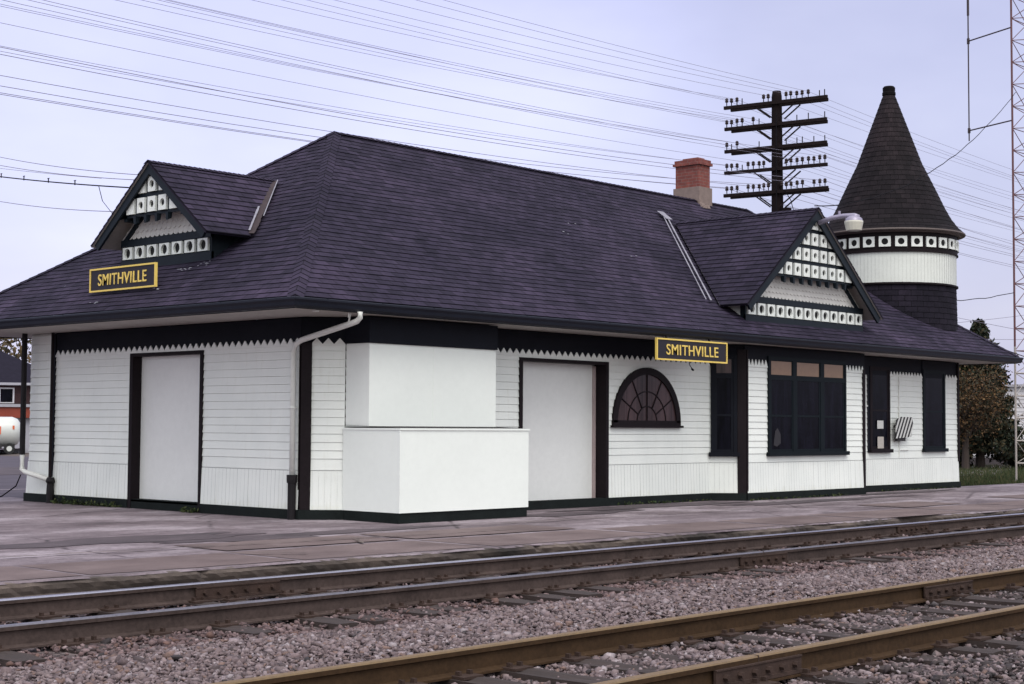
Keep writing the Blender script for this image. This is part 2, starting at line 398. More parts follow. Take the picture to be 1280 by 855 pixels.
CCOL = ccol
# overcast: brighter towards the hidden sun
dp = N(nt, 'ShaderNodeVectorMath', operation='DOT_PRODUCT'); nt.links.new(tc.outputs['Generated'], dp.inputs[0])
sd = Vector((math.cos(math.radians(SUN_AZ)) * math.cos(math.radians(SUN_EL)), math.sin(math.radians(SUN_AZ)) * math.cos(math.radians(SUN_EL)), math.sin(math.radians(SUN_EL))))
dp.inputs[1].default_value = sd
mr = N(nt, 'ShaderNodeMapRange'); mr.inputs['From Min'].default_value = .1; mr.inputs['From Max'].default_value = 1; mr.inputs['To Min'].default_value = 1; mr.inputs['To Max'].default_value = 2.4
nt.links.new(dp.outputs['Value'], mr.inputs['Value'])
# slightly brighter patch of cloud ahead
dp2 = N(nt, 'ShaderNodeVectorMath', operation='DOT_PRODUCT'); nt.links.new(tc.outputs['Generated'], dp2.inputs[0])
pa = math.radians(50); dp2.inputs[1].default_value = Vector((math.cos(pa), math.sin(pa), .19)).normalized()
mr2 = N(nt, 'ShaderNodeMapRange', interpolation_type='SMOOTHSTEP'); mr2.inputs['From Min'].default_value = .95; mr2.inputs['From Max'].default_value = 1; mr2.inputs['To Min'].default_value = .92; mr2.inputs['To Max'].default_value = 1.3
nt.links.new(dp2.outputs['Value'], mr2.inputs['Value'])
st = N(nt, 'ShaderNodeMath', operation='MULTIPLY'); nt.links.new(mr.outputs[0], st.inputs[0]); nt.links.new(mr2.outputs[0], st.inputs[1])
mr3 = N(nt, 'ShaderNodeMapRange'); mr3.inputs['From Min'].default_value = .0; mr3.inputs['From Max'].default_value = .7; nt.links.new(dp.outputs['Value'], mr3.inputs['Value'])
ccol = mixc(nt, mr3.outputs[0], ccol, (.70, .715, .70))
bg2 = N(nt, 'ShaderNodeBackground'); nt.links.new(ccol, bg2.inputs[0]); nt.links.new(st.outputs[0], bg2.inputs[1])
ad = N(nt, 'ShaderNodeAddShader'); nt.links.new(bg1.outputs[0], ad.inputs[0]); nt.links.new(bg2.outputs[0], ad.inputs[1]); nt.links.new(ad.outputs[0], out.inputs[0])
sl = bpy.data.lights.new('sun', 'SUN'); sl.energy = 1.45; sl.angle = math.radians(36); sl.color = (1, .985, .96)
so = bpy.data.objects.new('sun', sl); COL.objects.link(so); so.rotation_euler = (-sd).to_track_quat('-Z', 'Y').to_euler()
sc.view_settings.view_transform = 'Standard'; sc.view_settings.look = 'None'; sc.view_settings.exposure = -0.12; sc.view_settings.gamma = 1

# ------------------------------------------------------------------ ground
def sheet(name, pts, z, mat, label=None):
    m = MB(); m.poly([(x, y, z) for x, y in pts]); o = m.build(name, mat, fix=False)
    if o.data.polygons[0].normal.z < 0: o.data.flip_normals()
    o['kind'] = 'structure'; return o
sheet('ground', [(-600, -600), (1500, -600), (1500, 1500), (-600, 1500)], -.32, M['earth'])
def edgeY(x): return 12.84 - .6 * (max(0, min(1, (x - 6) / 20)) ** .8) if x < 60 else 12.24
# ballast bed sheet with gentle relief
def ballast_sheet():
    xs = np.arange(-20, 70, .5); ys = np.concatenate([np.arange(-4, 12.9, .25)])
    V = []; F = []
    for j, y in enumerate(ys):
        for i, x in enumerate(xs):
            V.append((x, y, bedz(x, y) - .035))
    nx = len(xs)
    for j in range(len(ys) - 1):
        for i in range(nx - 1): F.append((j * nx + i, j * nx + i + 1, (j + 1) * nx + i + 1, (j + 1) * nx + i))
    o = numpy_mesh('ballast_bed', np.array(V), np.array(F), M['ballast']); o['kind'] = 'structure'
def bedz(x, y):
    z = -.175 + .012 * math.sin(x * 2.1 + y * 1.3) + .01 * math.sin(x * .9 - y * 3.1)
    if 7.4 < y < 9.4: z += .045 * math.sin((y - 7.4) / 2.0 * PI)
    if y < 4.6: z -= .03
    return z
ballast_sheet()
# platform body
def platform():
    m = MB(); xs = [x * .35 for x in range(-60, 200)]
    ed = []
    for i, x in enumerate(xs):
        j = .025 * math.sin(i * 1.7) + .02 * math.sin(i * .63 + 1) + random.uniform(-.012, .012)
        if 19.6 < x < 20.3: j += .10
        if 21.9 < x < 24.6: j += .22 * math.sin((x - 21.9) / 2.7 * PI)
        ed.append(edgeY(x) + j)
    for i in range(len(xs) - 1):
        x0, x1, a, b = xs[i], xs[i + 1], ed[i], ed[i + 1]
        m.poly([(x0, a, -.015), (x1, b, -.015), (x1, b + .05, 0), (x0, a + .05, 0)], 0)
        m.poly([(x0, a + .05, 0), (x1, b + .05, 0), (x1, 14.3, 0.003), (x0, 14.3, .003)], 0)
        m.poly([(x0, 14.3, 0.003), (x1, 14.3, .003), (x1, 17.72, .02), (x0, 17.72, .02)], 0)
    rr = random.Random(21); st_ = .07; nn = int((xs[-1] - xs[0]) / st_); prev = None
    for i in range(nn + 1):
        x = xs[0] + i * st_; q = min(len(xs) - 2, int((x - xs[0]) / .35)); t = (x - xs[q]) / .35; a = ed[q] * (1 - t) + ed[q + 1] * t
        chip = .05 * max(0, math.sin(x * 1.3) * math.sin(x * 3.7 + 1)) ** 2 + (.05 if rr.random() < .04 else 0)
        row = [(x, a + .06 + chip, .0012)] + [(x, a + o_ + chip * c_ + rr.uniform(-.007, .007), z + rr.uniform(-.004, .004)) for o_, z, c_ in ((.004, -.014, 1), (-.012, -.05, .7), (.0, -.09, .3), (.02, -.13, .1), (.0, -.17, 0), (.03, -.30, 0))]
        if prev:
            for k in range(len(row) - 1): m.poly([prev[k], row[k], row[k + 1], prev[k + 1]], 1)
        prev = row
    o = m.build('platform', [M['platform'], M['slabedge']], fix=False)
    for p in o.data.polygons: pass
    o['kind'] = 'structure'
platform()
# pavement left of and behind the station
sheet('pavement', [(-21, 17.7), (15.6, 17.7), (15.6, 27.2), (-21, 31.5)], .018, M['platform'])
sheet('yard', [(-30, 27), (15.4, 27), (15.4, 27.0), (36.2, 27), (36.2, 70), (60, 95), (-30, 110)], -.02, M['asphalt'])
sheet('road', [(-30, 40), (70, 40), (70, 47), (-30, 47)], -.012, M['darkpatch'])
sheet('road_marking', [(10, 30.7), (22, 30.9), (22, 31.05), (10, 30.85)], -.008, M['lightpatch'])
def slabs():
    rnd = random.Random(3); x = -6.0; m = MB()
    def quad(xa, xb, o0, o1, z):
        n = 10; lo = []; hi = []
        for k in range(n + 1):
            t = k / n; xx = xa + (xb - xa) * t; lo.append((xx + rnd.uniform(-.02, .02), edgeY(xx) + o0 + rnd.uniform(-.02, .02), z)); hi.append((xx + rnd.uniform(-.02, .02), edgeY(xx) + o1 + rnd.uniform(-.03, .03), z))
        m.poly(lo + hi[::-1])
    while x < 60:
        L = rnd.choice([2.5, 2.8, 3.3]); g = .09 if x > 12 else .04
        quad(x + g, x + L - g, .13, 1.42, .0055)
        if x > 8 and rnd.random() < .45: quad(x + g + .1, x + L - g, 1.56, 2.6, .0135)
        x += L
    o = m.build('pavement_slabs', M['slab'], fix=False); o['kind'] = 'structure'
    for p in o.data.polygons:
        if p.normal.z < 0: o.data.flip_normals(); break
slabs()
def patches():
    m = MB(); rnd = random.Random(5)
    for cx, cy, rx, ry, z in ((10.6, 16.3, 2.2, .45, .017), (12.3, 15.6, 1.3, .35, .014), (22.4, 17.0, 2.4, .38, .0235), (19.5, 16.4, 1.6, .3, .0195), (26.5, 16.2, 3.2, .28, .0185), (14.2, 15.7, 1.5, .25, .0150), (31, 17.0, 2.8, .22, .0235)):
        n = 40; pts = []
        for k in range(n):
            th = 2 * PI * k / n; r = 1 + .18 * math.sin(3 * th + cx) + .12 * math.sin(7 * th + cy) + rnd.uniform(-.08, .08)
            pts.append((cx + rx * r * math.cos(th), cy + ry * r * math.sin(th), z))
        m.poly(pts)
    o = m.build('asphalt_patches', M['darkpatch'], fix=False); o['kind'] = 'structure'
patches()
def joints():
    m = MB(); rnd = random.Random(9)
    for pts in ([(-2, 15.2), (6, 15.1), (9.4, 14.92), (11.5, 14.7), (13.6, 14.55), (16, 14.45)], [(9.6, 14.9), (10.6, 13.9), (11.2, 13.2)], [(13, 14.5), (12.6, 13.9)], [(16.4, 15.4), (18.5, 15.35), (21.5, 15.3), (25, 15.32), (30, 15.4)],
                [(4, 16.8), (7.5, 16.85), (9.5, 16.7)]):
        dense = []
        for a, b in zip(pts[:-1], pts[1:]):
            for t in range(14):
                f = t / 14; dense.append((a[0] + (b[0] - a[0]) * f + rnd.uniform(-.02, .02), a[1] + (b[1] - a[1]) * f + rnd.uniform(-.025, .025)))
        for a, b in zip(dense[:-1], dense[1:]):
            wv = rnd.uniform(.008, .03); d = Vector((b[0] - a[0], b[1] - a[1])).normalized() * wv; nx, ny = -d.y, d.x
            z = .027
            m.poly([(a[0] - nx, a[1] - ny, z), (b[0] - nx, b[1] - ny, z), (b[0] + nx, b[1] + ny, z), (a[0] + nx, a[1] + ny, z)])
    o = m.build('pavement_cracks', M['slabedge'], fix=False); o['kind'] = 'structure'
joints()
sheet('lawn', [(35.6, 17.75), (300, 17.75), (300, 130), (62, 130), (37.5, 40), (36.4, 27.4)], -.03, M['grassbase'])
sheet('path', [(45, 21.5), (140, 58), (140, 62), (45, 23.6)], -.015, M['lightpatch'])
sheet('far_platform', [(35.14, 17.72), (70, 17.72), (70, 18.0), (35.14, 18.0)], .012, M['platform'])

# ------------------------------------------------------------------ ballast stones
ico_v = []; t_ = (1 + 5 ** .5) / 2
for a in (-1, 1):
    for b in (-t_, t_): ico_v += [(a, b, 0), (0, a, b), (b, 0, a)]
ico_v = np.array(ico_v, float); ico_v /= np.linalg.norm(ico_v[0])
bm = bmesh.new(); [bm.verts.new(v) for v in ico_v]; bmesh.ops.convex_hull(bm, input=bm.verts); bm.verts.ensure_lookup_table()
bm.verts.index_update(); ico_f = np.array([[v.index for v in f.verts] for f in bm.faces]); ico_v = np.array([v.co[:] for v in bm.verts]); bm.free()
def stones():
    area_pts = []
    X = rng.uniform(1.0, 44, 900000); Y = rng.uniform(2.0, 12.75, 900000)
    ang = np.degrees(np.arctan2(Y, X)); R = np.hypot(X, Y)
    keep = (ang < 66) & (ang > 18) & (Y < 12.35 + .02 * (26 - X).clip(0, 20))
    dens = np.where(R < 13, 1450, np.where(R < 20, 1150, 650)) / (900000 / (43 * 10.75))
    keep &= rng.random(len(X)) < dens
    # bare, dirty strip right under platform edge and between rails of the far track
    X, Y, R = X[keep], Y[keep], R[keep]
    n = len(X)
    size = rng.lognormal(math.log(.0165), .38, n).clip(.008, .042) * np.where(R > 20, 1.25, 1)
    near = np.array([bedz(x, y) for x, y in zip(X, Y)])
    Z = near - .012 + rng.uniform(-.012, .012, n)
    nt_ = ((Y > 5.0) & (Y < 7.6)); ft_ = ((Y > 9.4) & (Y < 12.2)); ph_ = np.abs((X + 6 - .3 + .28) % .56 - .28)
    on = (nt_ | ft_) & (ph_ < .135)
    Z = np.where(on, np.where(rng.random(n) < .16, Z + .008, Z - .06), Z); Z = np.where((nt_ | ft_) & ~on, Z - .012, Z)
    Z = np.where(ft_ & (Y > 10.3), Z - .02, Z)
    sc3 = size[:, None] * np.stack([rng.uniform(.75, 1.4, n), rng.uniform(.75, 1.3, n), rng.uniform(.5, 1.0, n)], 1)
    protos = []
    while len(protos) < 10:
        pv = rng.uniform(-1, 1, (9, 3)); pv /= np.linalg.norm(pv, axis=1)[:, None] ** .75
        b_ = bmesh.new(); [b_.verts.new(v) for v in pv]; bmesh.ops.convex_hull(b_, input=b_.verts)
        if len(b_.verts) == 9 and len(b_.faces) == 14:
            b_.verts.index_update(); b_.verts.ensure_lookup_table(); protos.append((np.array([v.co[:] for v in b_.verts]), np.array([[v.index for v in f.verts] for f in b_.faces])))
        b_.free()
    kp = rng.integers(0, 10, n); PV = np.stack([p[0] for p in protos]); PF = np.stack([p[1] for p in protos])
    V = PV[kp] * sc3[:, None, :] * 1.12
    th = rng.uniform(0, 2 * PI, n); ph = rng.uniform(-.7, .7, n)
    c, s_ = np.cos(ph)[:, None], np.sin(ph)[:, None]
    y, z = V[..., 1] * c - V[..., 2] * s_, V[..., 1] * s_ + V[..., 2] * c
    V = np.stack([V[..., 0], y, z], -1)
    c, s_ = np.cos(th)[:, None], np.sin(th)[:, None]
    x, y = V[..., 0] * c - V[..., 1] * s_, V[..., 0] * s_ + V[..., 1] * c
    V = np.stack([x + X[:, None], y + Y[:, None], V[..., 2] + Z[:, None]], -1)
    F = PF[kp] + (np.arange(n) * 9)[:, None, None]
    pal = np.array([(.185, .138, .142), (.15, .108, .113), (.11, .078, .083), (.22, .172, .182), (.155, .098, .085), (.075, .054, .058), (.29, .245, .26), (.028, .022, .025)])
    k = rng.choice(8, n, p=[.25, .24, .17, .15, .07, .07, .035, .015])
    col = pal[k] * rng.uniform(.8, 1.2, (n, 1))
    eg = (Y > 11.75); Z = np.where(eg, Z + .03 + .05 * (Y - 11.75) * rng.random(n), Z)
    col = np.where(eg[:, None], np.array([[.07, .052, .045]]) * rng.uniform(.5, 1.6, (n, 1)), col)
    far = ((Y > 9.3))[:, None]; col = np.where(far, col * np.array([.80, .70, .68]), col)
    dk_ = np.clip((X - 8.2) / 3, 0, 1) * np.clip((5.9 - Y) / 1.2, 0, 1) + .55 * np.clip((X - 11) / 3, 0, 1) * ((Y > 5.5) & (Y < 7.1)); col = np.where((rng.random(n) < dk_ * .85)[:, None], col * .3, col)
    grp = np.array([[1, 1, 1, 1]])
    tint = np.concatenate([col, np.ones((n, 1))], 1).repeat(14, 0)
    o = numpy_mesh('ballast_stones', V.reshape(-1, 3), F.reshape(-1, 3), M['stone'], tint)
    tag(o, 'pinkish grey crushed stone ballast spread around and between the tracks', 'ballast', kind='stuff')
stones()

# ------------------------------------------------------------------ tracks
def rail_mesh(y, x0, x1, ms, name, parent, jog=None):
    if abs(y - 10.12) < .01: ms = [ms[0], M['railtop_dull']]
    prof = [(-.07, -.172), (.07, -.172), (.07, -.158), (.012, -.143), (.009, -.05), (.034, -.04), (.036, -.012), (.030, -.002), (.0, .001), (-.030, -.002), (-.036, -.012), (-.034, -.04), (-.009, -.05), (-.012, -.143), (-.07, -.158)]
    m = MB(); n = len(prof); xs = np.arange(x0, x1 + .01, 1.2)
    rr = random.Random(int(y * 10))
    for x in xs:
        dy = rr.uniform(-.002, .002)
        for (a, z) in prof: m.v.append((x, y + a + dy, z + rr.uniform(-.001, .001)))
    for i in range(len(xs) - 1):
        for k in range(n):
            a, b = i * n + k, i * n + (k + 1) % n
            m.f.append((a, b, b + n, a + n)); m.mi.append(1 if k in (6, 7, 8, 9) else 0)
    m.f.append(tuple(range(n))); m.mi.append(0)
    return m.build(name, ms, parent)
def track(ya, mats, nx0, nx1, sp, label, tie_y0, tie_y1, jts, tz):
    t = empty('railway_track', (nx0, ya + .75, -.2), label, 'track', 'railway tracks')
    for y in (ya, ya + 1.505): rail_mesh(y, nx0, nx1, mats, 'rail', t)
    proto = None; x = nx0 + .3; k = 0
    while x < nx1 and k < 100:
        rr = random.Random(k * 7 + int(ya))
        if proto is None or k < 6:
            m = MB(); b = []
            L0, L1 = tie_y0, tie_y1
            seg = 10; W = .115
            tmp = bmesh.new()
            for i in range(seg + 1):
                yy = L0 + (L1 - L0) * i / seg
                for (dx, dz) in ((-W, -.14), (W, -.14), (W, 0), (.03, .004), (-.04, -.003), (-W, 0)):
                    m.v.append((dx + rr.uniform(-.008, .008), yy, dz + rr.uniform(-.006, .006) * (dz > -.1)))
            for i in range(seg):
                for q in range(6):
                    a, bq = i * 6 + q, i * 6 + (q + 1) % 6; m.f.append((a, bq, bq + 6, a + 6)); m.mi.append(0)
            m.f.append(tuple(range(6))); m.mi.append(0); m.f.append(tuple(range(seg * 6, seg * 6 + 6))); m.mi.append(0)
            # tie plates and spikes
            for yr in (ya, ya + 1.505):
                m.box(-.09, .09, yr - .17, yr + .17, .0, .018, 1)
                for sx, sy in ((-.05, -.085), (.05, .085), (.05, -.085)): m.box(sx - .012, sx + .012, yr + sy - .018, yr + sy + .018, .018, .045, 1)
            o = m.build('sleeper', [M['tie'], M['joint']], t); me = o.data; proto = o
            o.matrix_parent_inverse = Matrix.Identity(4)
        else:
            o = proto.copy(); COL.objects.link(o); o.parent = t; o.matrix_parent_inverse = Matrix.Identity(4)
        # parent inverse is identity: local = world - parent location
        o.location = (x - nx0 + rr.uniform(-.04, .04), -(ya + .75), tz + .2 + rr.uniform(-.012, .01)); o.rotation_euler = (0, 0, rr.uniform(-.02, .02))
        x += sp; k += 1
    for yj, xj in jts:
        m = MB(); L = .95
        m.box(xj, xj + L, yj - .048, yj - .030, -.135, -.048, 0)
        m.box(xj, xj + L, yj - .066, yj - .030, -.152, -.128, 0)
        m.box(xj, xj + L, yj - .055, yj - .030, -.05, -.040, 0)
        for q in range(6):
            cx = xj + .09 + q * .154
            m.tube([(cx, yj - .05, -.092), (cx, yj - .082, -.092)], .021, 6)
        m.box(xj + L / 2 - .004, xj + L / 2 + .004, yj - .037, yj + .037, -.045, .0015, 0)
        m.build('joint_bar', M['joint'], t)
    return t
track(5.54, [M['rail_near'], M['railtop_near']], -6, 48, .56, 'nearest track with rusty olive brown rails and half buried sleepers', 5.54 - .5, 7.04 + .5, [(5.54, 7.83), (7.04, 13.3), (7.04, 1.5)], -.172)
track(10.12, [M['rail_far'], M['railtop_far']], -6, 50, .56, 'far track with bright worn rail heads running along the platform edge', 10.12 - .62, 11.63 + .5, [(11.63, 8.5), (11.63, 21.2), (10.12, 14.85)], -.172)

# ------------------------------------------------------------------ station
ST = empty('station_building', (25, 21.7, 0), 'white clapboard railway station with dark hipped roof, gables and a round conical turret', 'station')
XS, YW, YF, XE_ = 15.09, 17.6, 25.66, 35.14
ZS, ZB, ZT, ZF = .165, .75, 2.63, 3.02
Pshort = lambda s, z, d: (XS - d, s, z)
Plong = lambda s, z, d: (s, YW - d, z)
YA = 18.06; XB = 15.55; dg = math.sqrt(.5); LC = (XB - XS) / dg
Pcham = lambda s, z, d: (XS + s * dg - d * dg, YA - s * dg - d * dg, z)
YBAY = 17.1; BX0, BX1 = 25.38, 29.82; LB = .5 / dg
Pbay = lambda s, z, d: (s, YBAY - d, z)
Pbl = lambda s, z, d: (24.88 + s * dg - d * dg, YW - s * dg - d * dg, z)
Pbr = lambda s, z, d: (BX1 + s * dg + d * dg, YBAY + s * dg - d * dg, z)
Pend = lambda s, z, d: (XS + .02 - d, s, z)
Pright = lambda s, z, d: (XE_ + d, s, z)
Pback = lambda s, z, d: (s, YF + d, z)
def siding(m, P, s0, s1, z0=ZB, z1=ZT, pitch=.1235, top=ZT):
    zs = [ZB + .17] ; z = ZB + .17
    while z < top - .02: z += pitch; zs.append(z)
    edges = [ZB] + zs
    for a, b in zip(edges[:-1], edges[1:]):
        lo, hi = max(a, z0), min(b, z1)
        if hi - lo < .01: continue
        g = .007
        j1 = random.uniform(-.0015, .0015)
        if hi == b: hi -= g
        m.poly([P(s0, lo, .019 + j1), P(s1, lo, .019 - j1), P(s1, hi, .006), P(s0, hi, .006)])
        m.poly([P(s0, lo, .019 + j1), P(s1, lo, .019 - j1), P(s1, lo, .0), P(s0, lo, .0)])
        if b <= z1: m.poly([P(s0, hi, .006), P(s1, hi, .006), P(s1, b, .0), P(s0, b, .0)])
def skirt(m, P, s0, s1, flare=.02, g=.0012):
    w_ = .092; s = s0
    while s < s1 - .005:
        e = min(s + w_, s1); j = random.uniform(0, .0015)
        m.poly([P(s + g, ZS, .02 + flare + j), P(e - g, ZS, .02 + flare + j), P(e - g, ZB - .012, .02 + j), P(s + g, ZB - .012, .02 + j)])
        m.poly([P(e - g, ZS, .02 + flare), P(e + g, ZS, .02 + flare), P(e + g, ZB - .012, .016), P(e - g, ZB - .012, .016)][::1] if False else [P(e - g, ZS, .0155 + flare), P(min(e + g, s1), ZS, .0155 + flare), P(min(e + g, s1), ZB - .012, .0155), P(e - g, ZB - .012, .0155)])
        s = e
    m.poly([P(s0, ZB - .012, .004), P(s1, ZB - .012, .004), P(s1, ZB, .004), P(s0, ZB, .004)])
    m.poly([P(s0, ZS, .02 + flare), P(s1, ZS, .02 + flare), P(s1, ZS, -.02), P(s0, ZS, -.02)])
def teeth(m, P, s0, s1, pitch=.155, z=ZT, h=.085):
    n = max(1, round((s1 - s0) / pitch)); p = (s1 - s0) / n
    m.fbox(P, s0, s1, z - .03, z, .0, .03)
    for k in range(n):
        a = s0 + k * p
        q = [P(a + .004, z, .027), P(a + p - .004, z, .027), P(a + p * .5 + .004, z + h, .027), P(a + p * .5 - .004, z + h, .027)]
        m.prism(q, Vector(P(0, 0, -.004 - .016)) - Vector(P(0, 0, 0)))
wall = MB(); fr = MB(); base = MB()
_skirt, _teeth = skirt, teeth
def skirt(m, P, a, b, *r, **k): m = MB(); _skirt(m, P, a, b, *r, **k); m.build('skirting_boards', M['white'], ST, fix=False)
def teeth(m, P, a, b, *r, **k): m = MB(); _teeth(m, P, a, b, *r, **k); m.build('sawtooth_trim', M['white'], ST)
class CBX:
    def fbox(s, P, *r): m = MB(); m.fbox(P, *r); m.build('corner_board', M['darkred'], ST)
sk = tee = None; cb = CBX()
DS0, DS1 = 20.45, 22.47      # freight door on the short end
DL0, DL1 = 19.39, 21.75      # freight door on the long side
FRZ = 2.66
# solid core walls (dark inside), kept just behind the boards
core = MB()
core.box(XS + .33, XE_ - .33, YW + .33, YF - .3, .0, 3.0)
# short end
siding(wall, Pshort, YA, DS0); siding(wall, Pshort, DS1, 24.84); siding(wall, Pshort, DS0, DS1, ZT - .06, ZT)
skirt(sk, Pshort, YA, DS0); skirt(sk, Pshort, DS1, 24.84)
teeth(tee, Pshort, YA, 24.80)
fr.fbox(Pshort, YA, 24.86, ZT - .02, ZF, -.1, .012)
# chamfer
siding(wall, Pcham, 0.0, LC); skirt(sk, Pcham, 0.0, LC); teeth(tee, Pcham, .14, LC, .17); fr.fbox(Pcham, 0, LC, ZT - .02, ZF, -.1, .012)
cb.fbox(Pcham, .0, .155, ZS, ZT + .02, .0, .042)
cb.fbox(Pshort, YA - .0, YA + .02, ZS + .02, ZT, .0, .03)
# long wall
siding(wall, Plong, XB, DL0); siding(wall, Plong, DL1, 24.88); siding(wall, Plong, DL0, DL1, ZT - .06, ZT)
skirt(sk, Plong, XB, DL0); skirt(sk, Plong, DL1, 24.88, g=.0015)
teeth(tee, Plong, 18.30, 24.86); fr.fbox(Plong, XB, 24.9, ZT - .02, ZF, -.1, .012)
# bay
siding(wall, Pbay, BX0, BX1); skirt(sk, Pbay, BX0, BX1, g=.0012); teeth(tee, Pbay, BX0 + .02, 26.1, .125, h=.12); teeth(tee, Pbay, 29.06, BX1, .125, h=.12)
fr.fbox(Pbay, BX0 - .05, BX1 + .05, ZT - .02, ZF, -.1, .012)
siding(wall, Pbl, 0, LB); skirt(sk, Pbl, 0, LB, g=.0015); fr.fbox(Pbl, 0, LB, ZT - .02, ZF, -.1, .012)
siding(wall, Pbr, 0, LB); skirt(sk, Pbr, 0, LB); fr.fbox(Pbr, 0, LB, ZT - .02, ZF, -.1, .012)
cb.fbox(Pbl, LB - .17, LB, .0, ZT + .3, .0, .045)
cb.fbox(Pbay, BX0 - .02, BX0 + .03, .0, ZT + .3, .0, .04)
cb.fbox(Pbay, BX1 - .06, BX1 + .03, .02, ZT + .05, .0, .042)
# right stretch
siding(wall, Plong, 30.32, XE_); skirt(sk, Plong, 30.32, XE_); teeth(tee, Plong, 31.84, 33.36, .14); teeth(tee, Plong, 34.5, XE_ - .04, .14)
fr.fbox(Plong, 30.3, XE_ + .02, ZT + .02, ZF, -.1, .012)
cb.fbox(Plong, XE_ - .035, XE_ + .03, ZB - .1, ZF, .0, .045)
# left rear end of the short wall: wider boards right up to the soffit
s0, s1 = 24.86, YF
z = ZB + .17; ed = [ZB, z]
while z < 3.0: z += .148; ed.append(z)
for a, b in zip(ed[:-1], ed[1:]):
    b = min(b, 3.03)
    if b - a < .02: continue
    wall.poly([Pend(s0, a, .03), Pend(s1, a, .03), Pend(s1, b - .012, .008), Pend(s0, b - .012, .008)])
    wall.poly([Pend(s0, a, .03), Pend(s1, a, .03), Pend(s1, a, -.004), Pend(s0, a, -.004)])
    wall.poly([Pend(s0, b - .012, .008), Pend(s1, b - .012, .008), Pend(s1, b, -.004), Pend(s0, b, -.004)])
skirt(sk, Pend, s0, s1 + .03, .035)
fr.fbox(Pshort, 24.80, 24.865, ZS + .2, ZF, .0, .03)
# back and right
wall.fbox(Pback, XS, XE_, ZS, 3.03, -.02, .0); wall.fbox(Pright, YW + .02, YF, ZS, 3.03, -.02, .0)
# base boards
def bb(P, a, b, d=.052): base.fbox(P, a, b, -.1, ZS, -.1, d)
bb(Pshort, YA - .02, DS0); bb(Pshort, DS1, 24.86); bb(Pend, 24.85, YF + .05, .085); bb(Pshort, DS0, DS1, .03); bb(Pcham, -.02, LC + .02); bb(Plong, XB, 24.9); bb(Pbay, BX0 - .02, BX1 + .02)
bb(Pbl, 0, LB); bb(Pbr, 0, LB); bb(Plong, 30.3, XE_ + .05, .055); base.fbox(Pback, XS, XE_, -.1, ZS, -.1, .05); base.fbox(Pright, YW, YF, -.1, ZS, -.1, .05)
wall.build('wall', M['white'], ST, fix=False); fr.build('frieze', M['dark'], ST); base.build('foundation', M['foundation'], ST)
core.build('interior', M['black'], ST)

# boarded-up bay beside the corner
bx = MB()
bx.box(XB + .0, 18.27, 17.07, 17.58, 1.40, 2.632)
bx.box(XB - .05, 18.26, 16.35, 17.575, ZS, 1.352)
o = bx.build('boarded_bay', M['panel'], ST); o['label'] = 'white boarded up bay with a smooth upper box and a wider lower box'
m = MB(); m.box(XB - .06, 18.275, 16.335, 17.58, 1.353, 1.382); m.build('cap_board', M['panel'], o)
m = MB(); m.poly([(XB - .03, 16.36, 1.385), (18.25, 16.36, 1.385), (18.25, 17.57, 1.425), (XB - .03, 17.57, 1.425)]); m.build('roofing_felt', M['darkred'], o, fix=False)
m = MB(); m.box(XB - .03, 18.28, 17.04, 17.58, 2.634, ZF - .002); m.build('fascia', M['dark'], o)
m = MB(); m.box(XB - .055, XB - .03, 16.345, 16.37, ZS, 1.35); m.box(16.86, 16.864, 17.066, 17.08, 1.4, 2.63); m.build('seam', M['panel'], o)
m = MB(); m.box(XB - .045, 18.25, 16.37, 17.56, -.05, ZS - .002); m.build('plinth', M['foundation'], o)

# freight doors
def freight_door(P, a0, a1, ztop, zb, jam_near, rec, lab, jl, jr):
    m = MB()
    m.fbox(P, a0, a0 + jl, zb - .16, ztop, -rec - .05, .04); m.fbox(P, a1 - jr, a1, zb - .16, ztop, -rec - .05, .04)
    m.fbox(P, a0 + jl, a1 - jr, ztop - .055, ztop, -rec - .05, .038)
    d = MB(); d.fbox(P, a0 + jl, a1 - jr, zb, ztop - .055, -rec - .04, -rec)
    f = d.build('door', M['shutter'], ST); f['label'] = lab
    m.build('door_frame', M['darkred'], f)
    k = MB(); k.fbox(P, a0 + jl, a1 - jr, zb - .04, zb - .003, -rec - .04, .03); k.build('threshold', M['foundation'], f)
    return f
f1 = freight_door(Pshort, DS0, DS1, 2.60, ZS + .01, .1, .14, 'blank white freight door in the short end wall', .07, .09)
f2 = freight_door(Plong, DL0, DL1, 2.575, .05, .1, .24, 'wide blank white freight door beside the boarded bay', .075, .075)
m = MB(); m.fbox(Plong, DL1 - .075 - .06, DL1 - .078, .05, 2.5, -.238, -.20); m.build('edge_strip', simple('pink_strip', (.42, .33, .33), .7), f2)

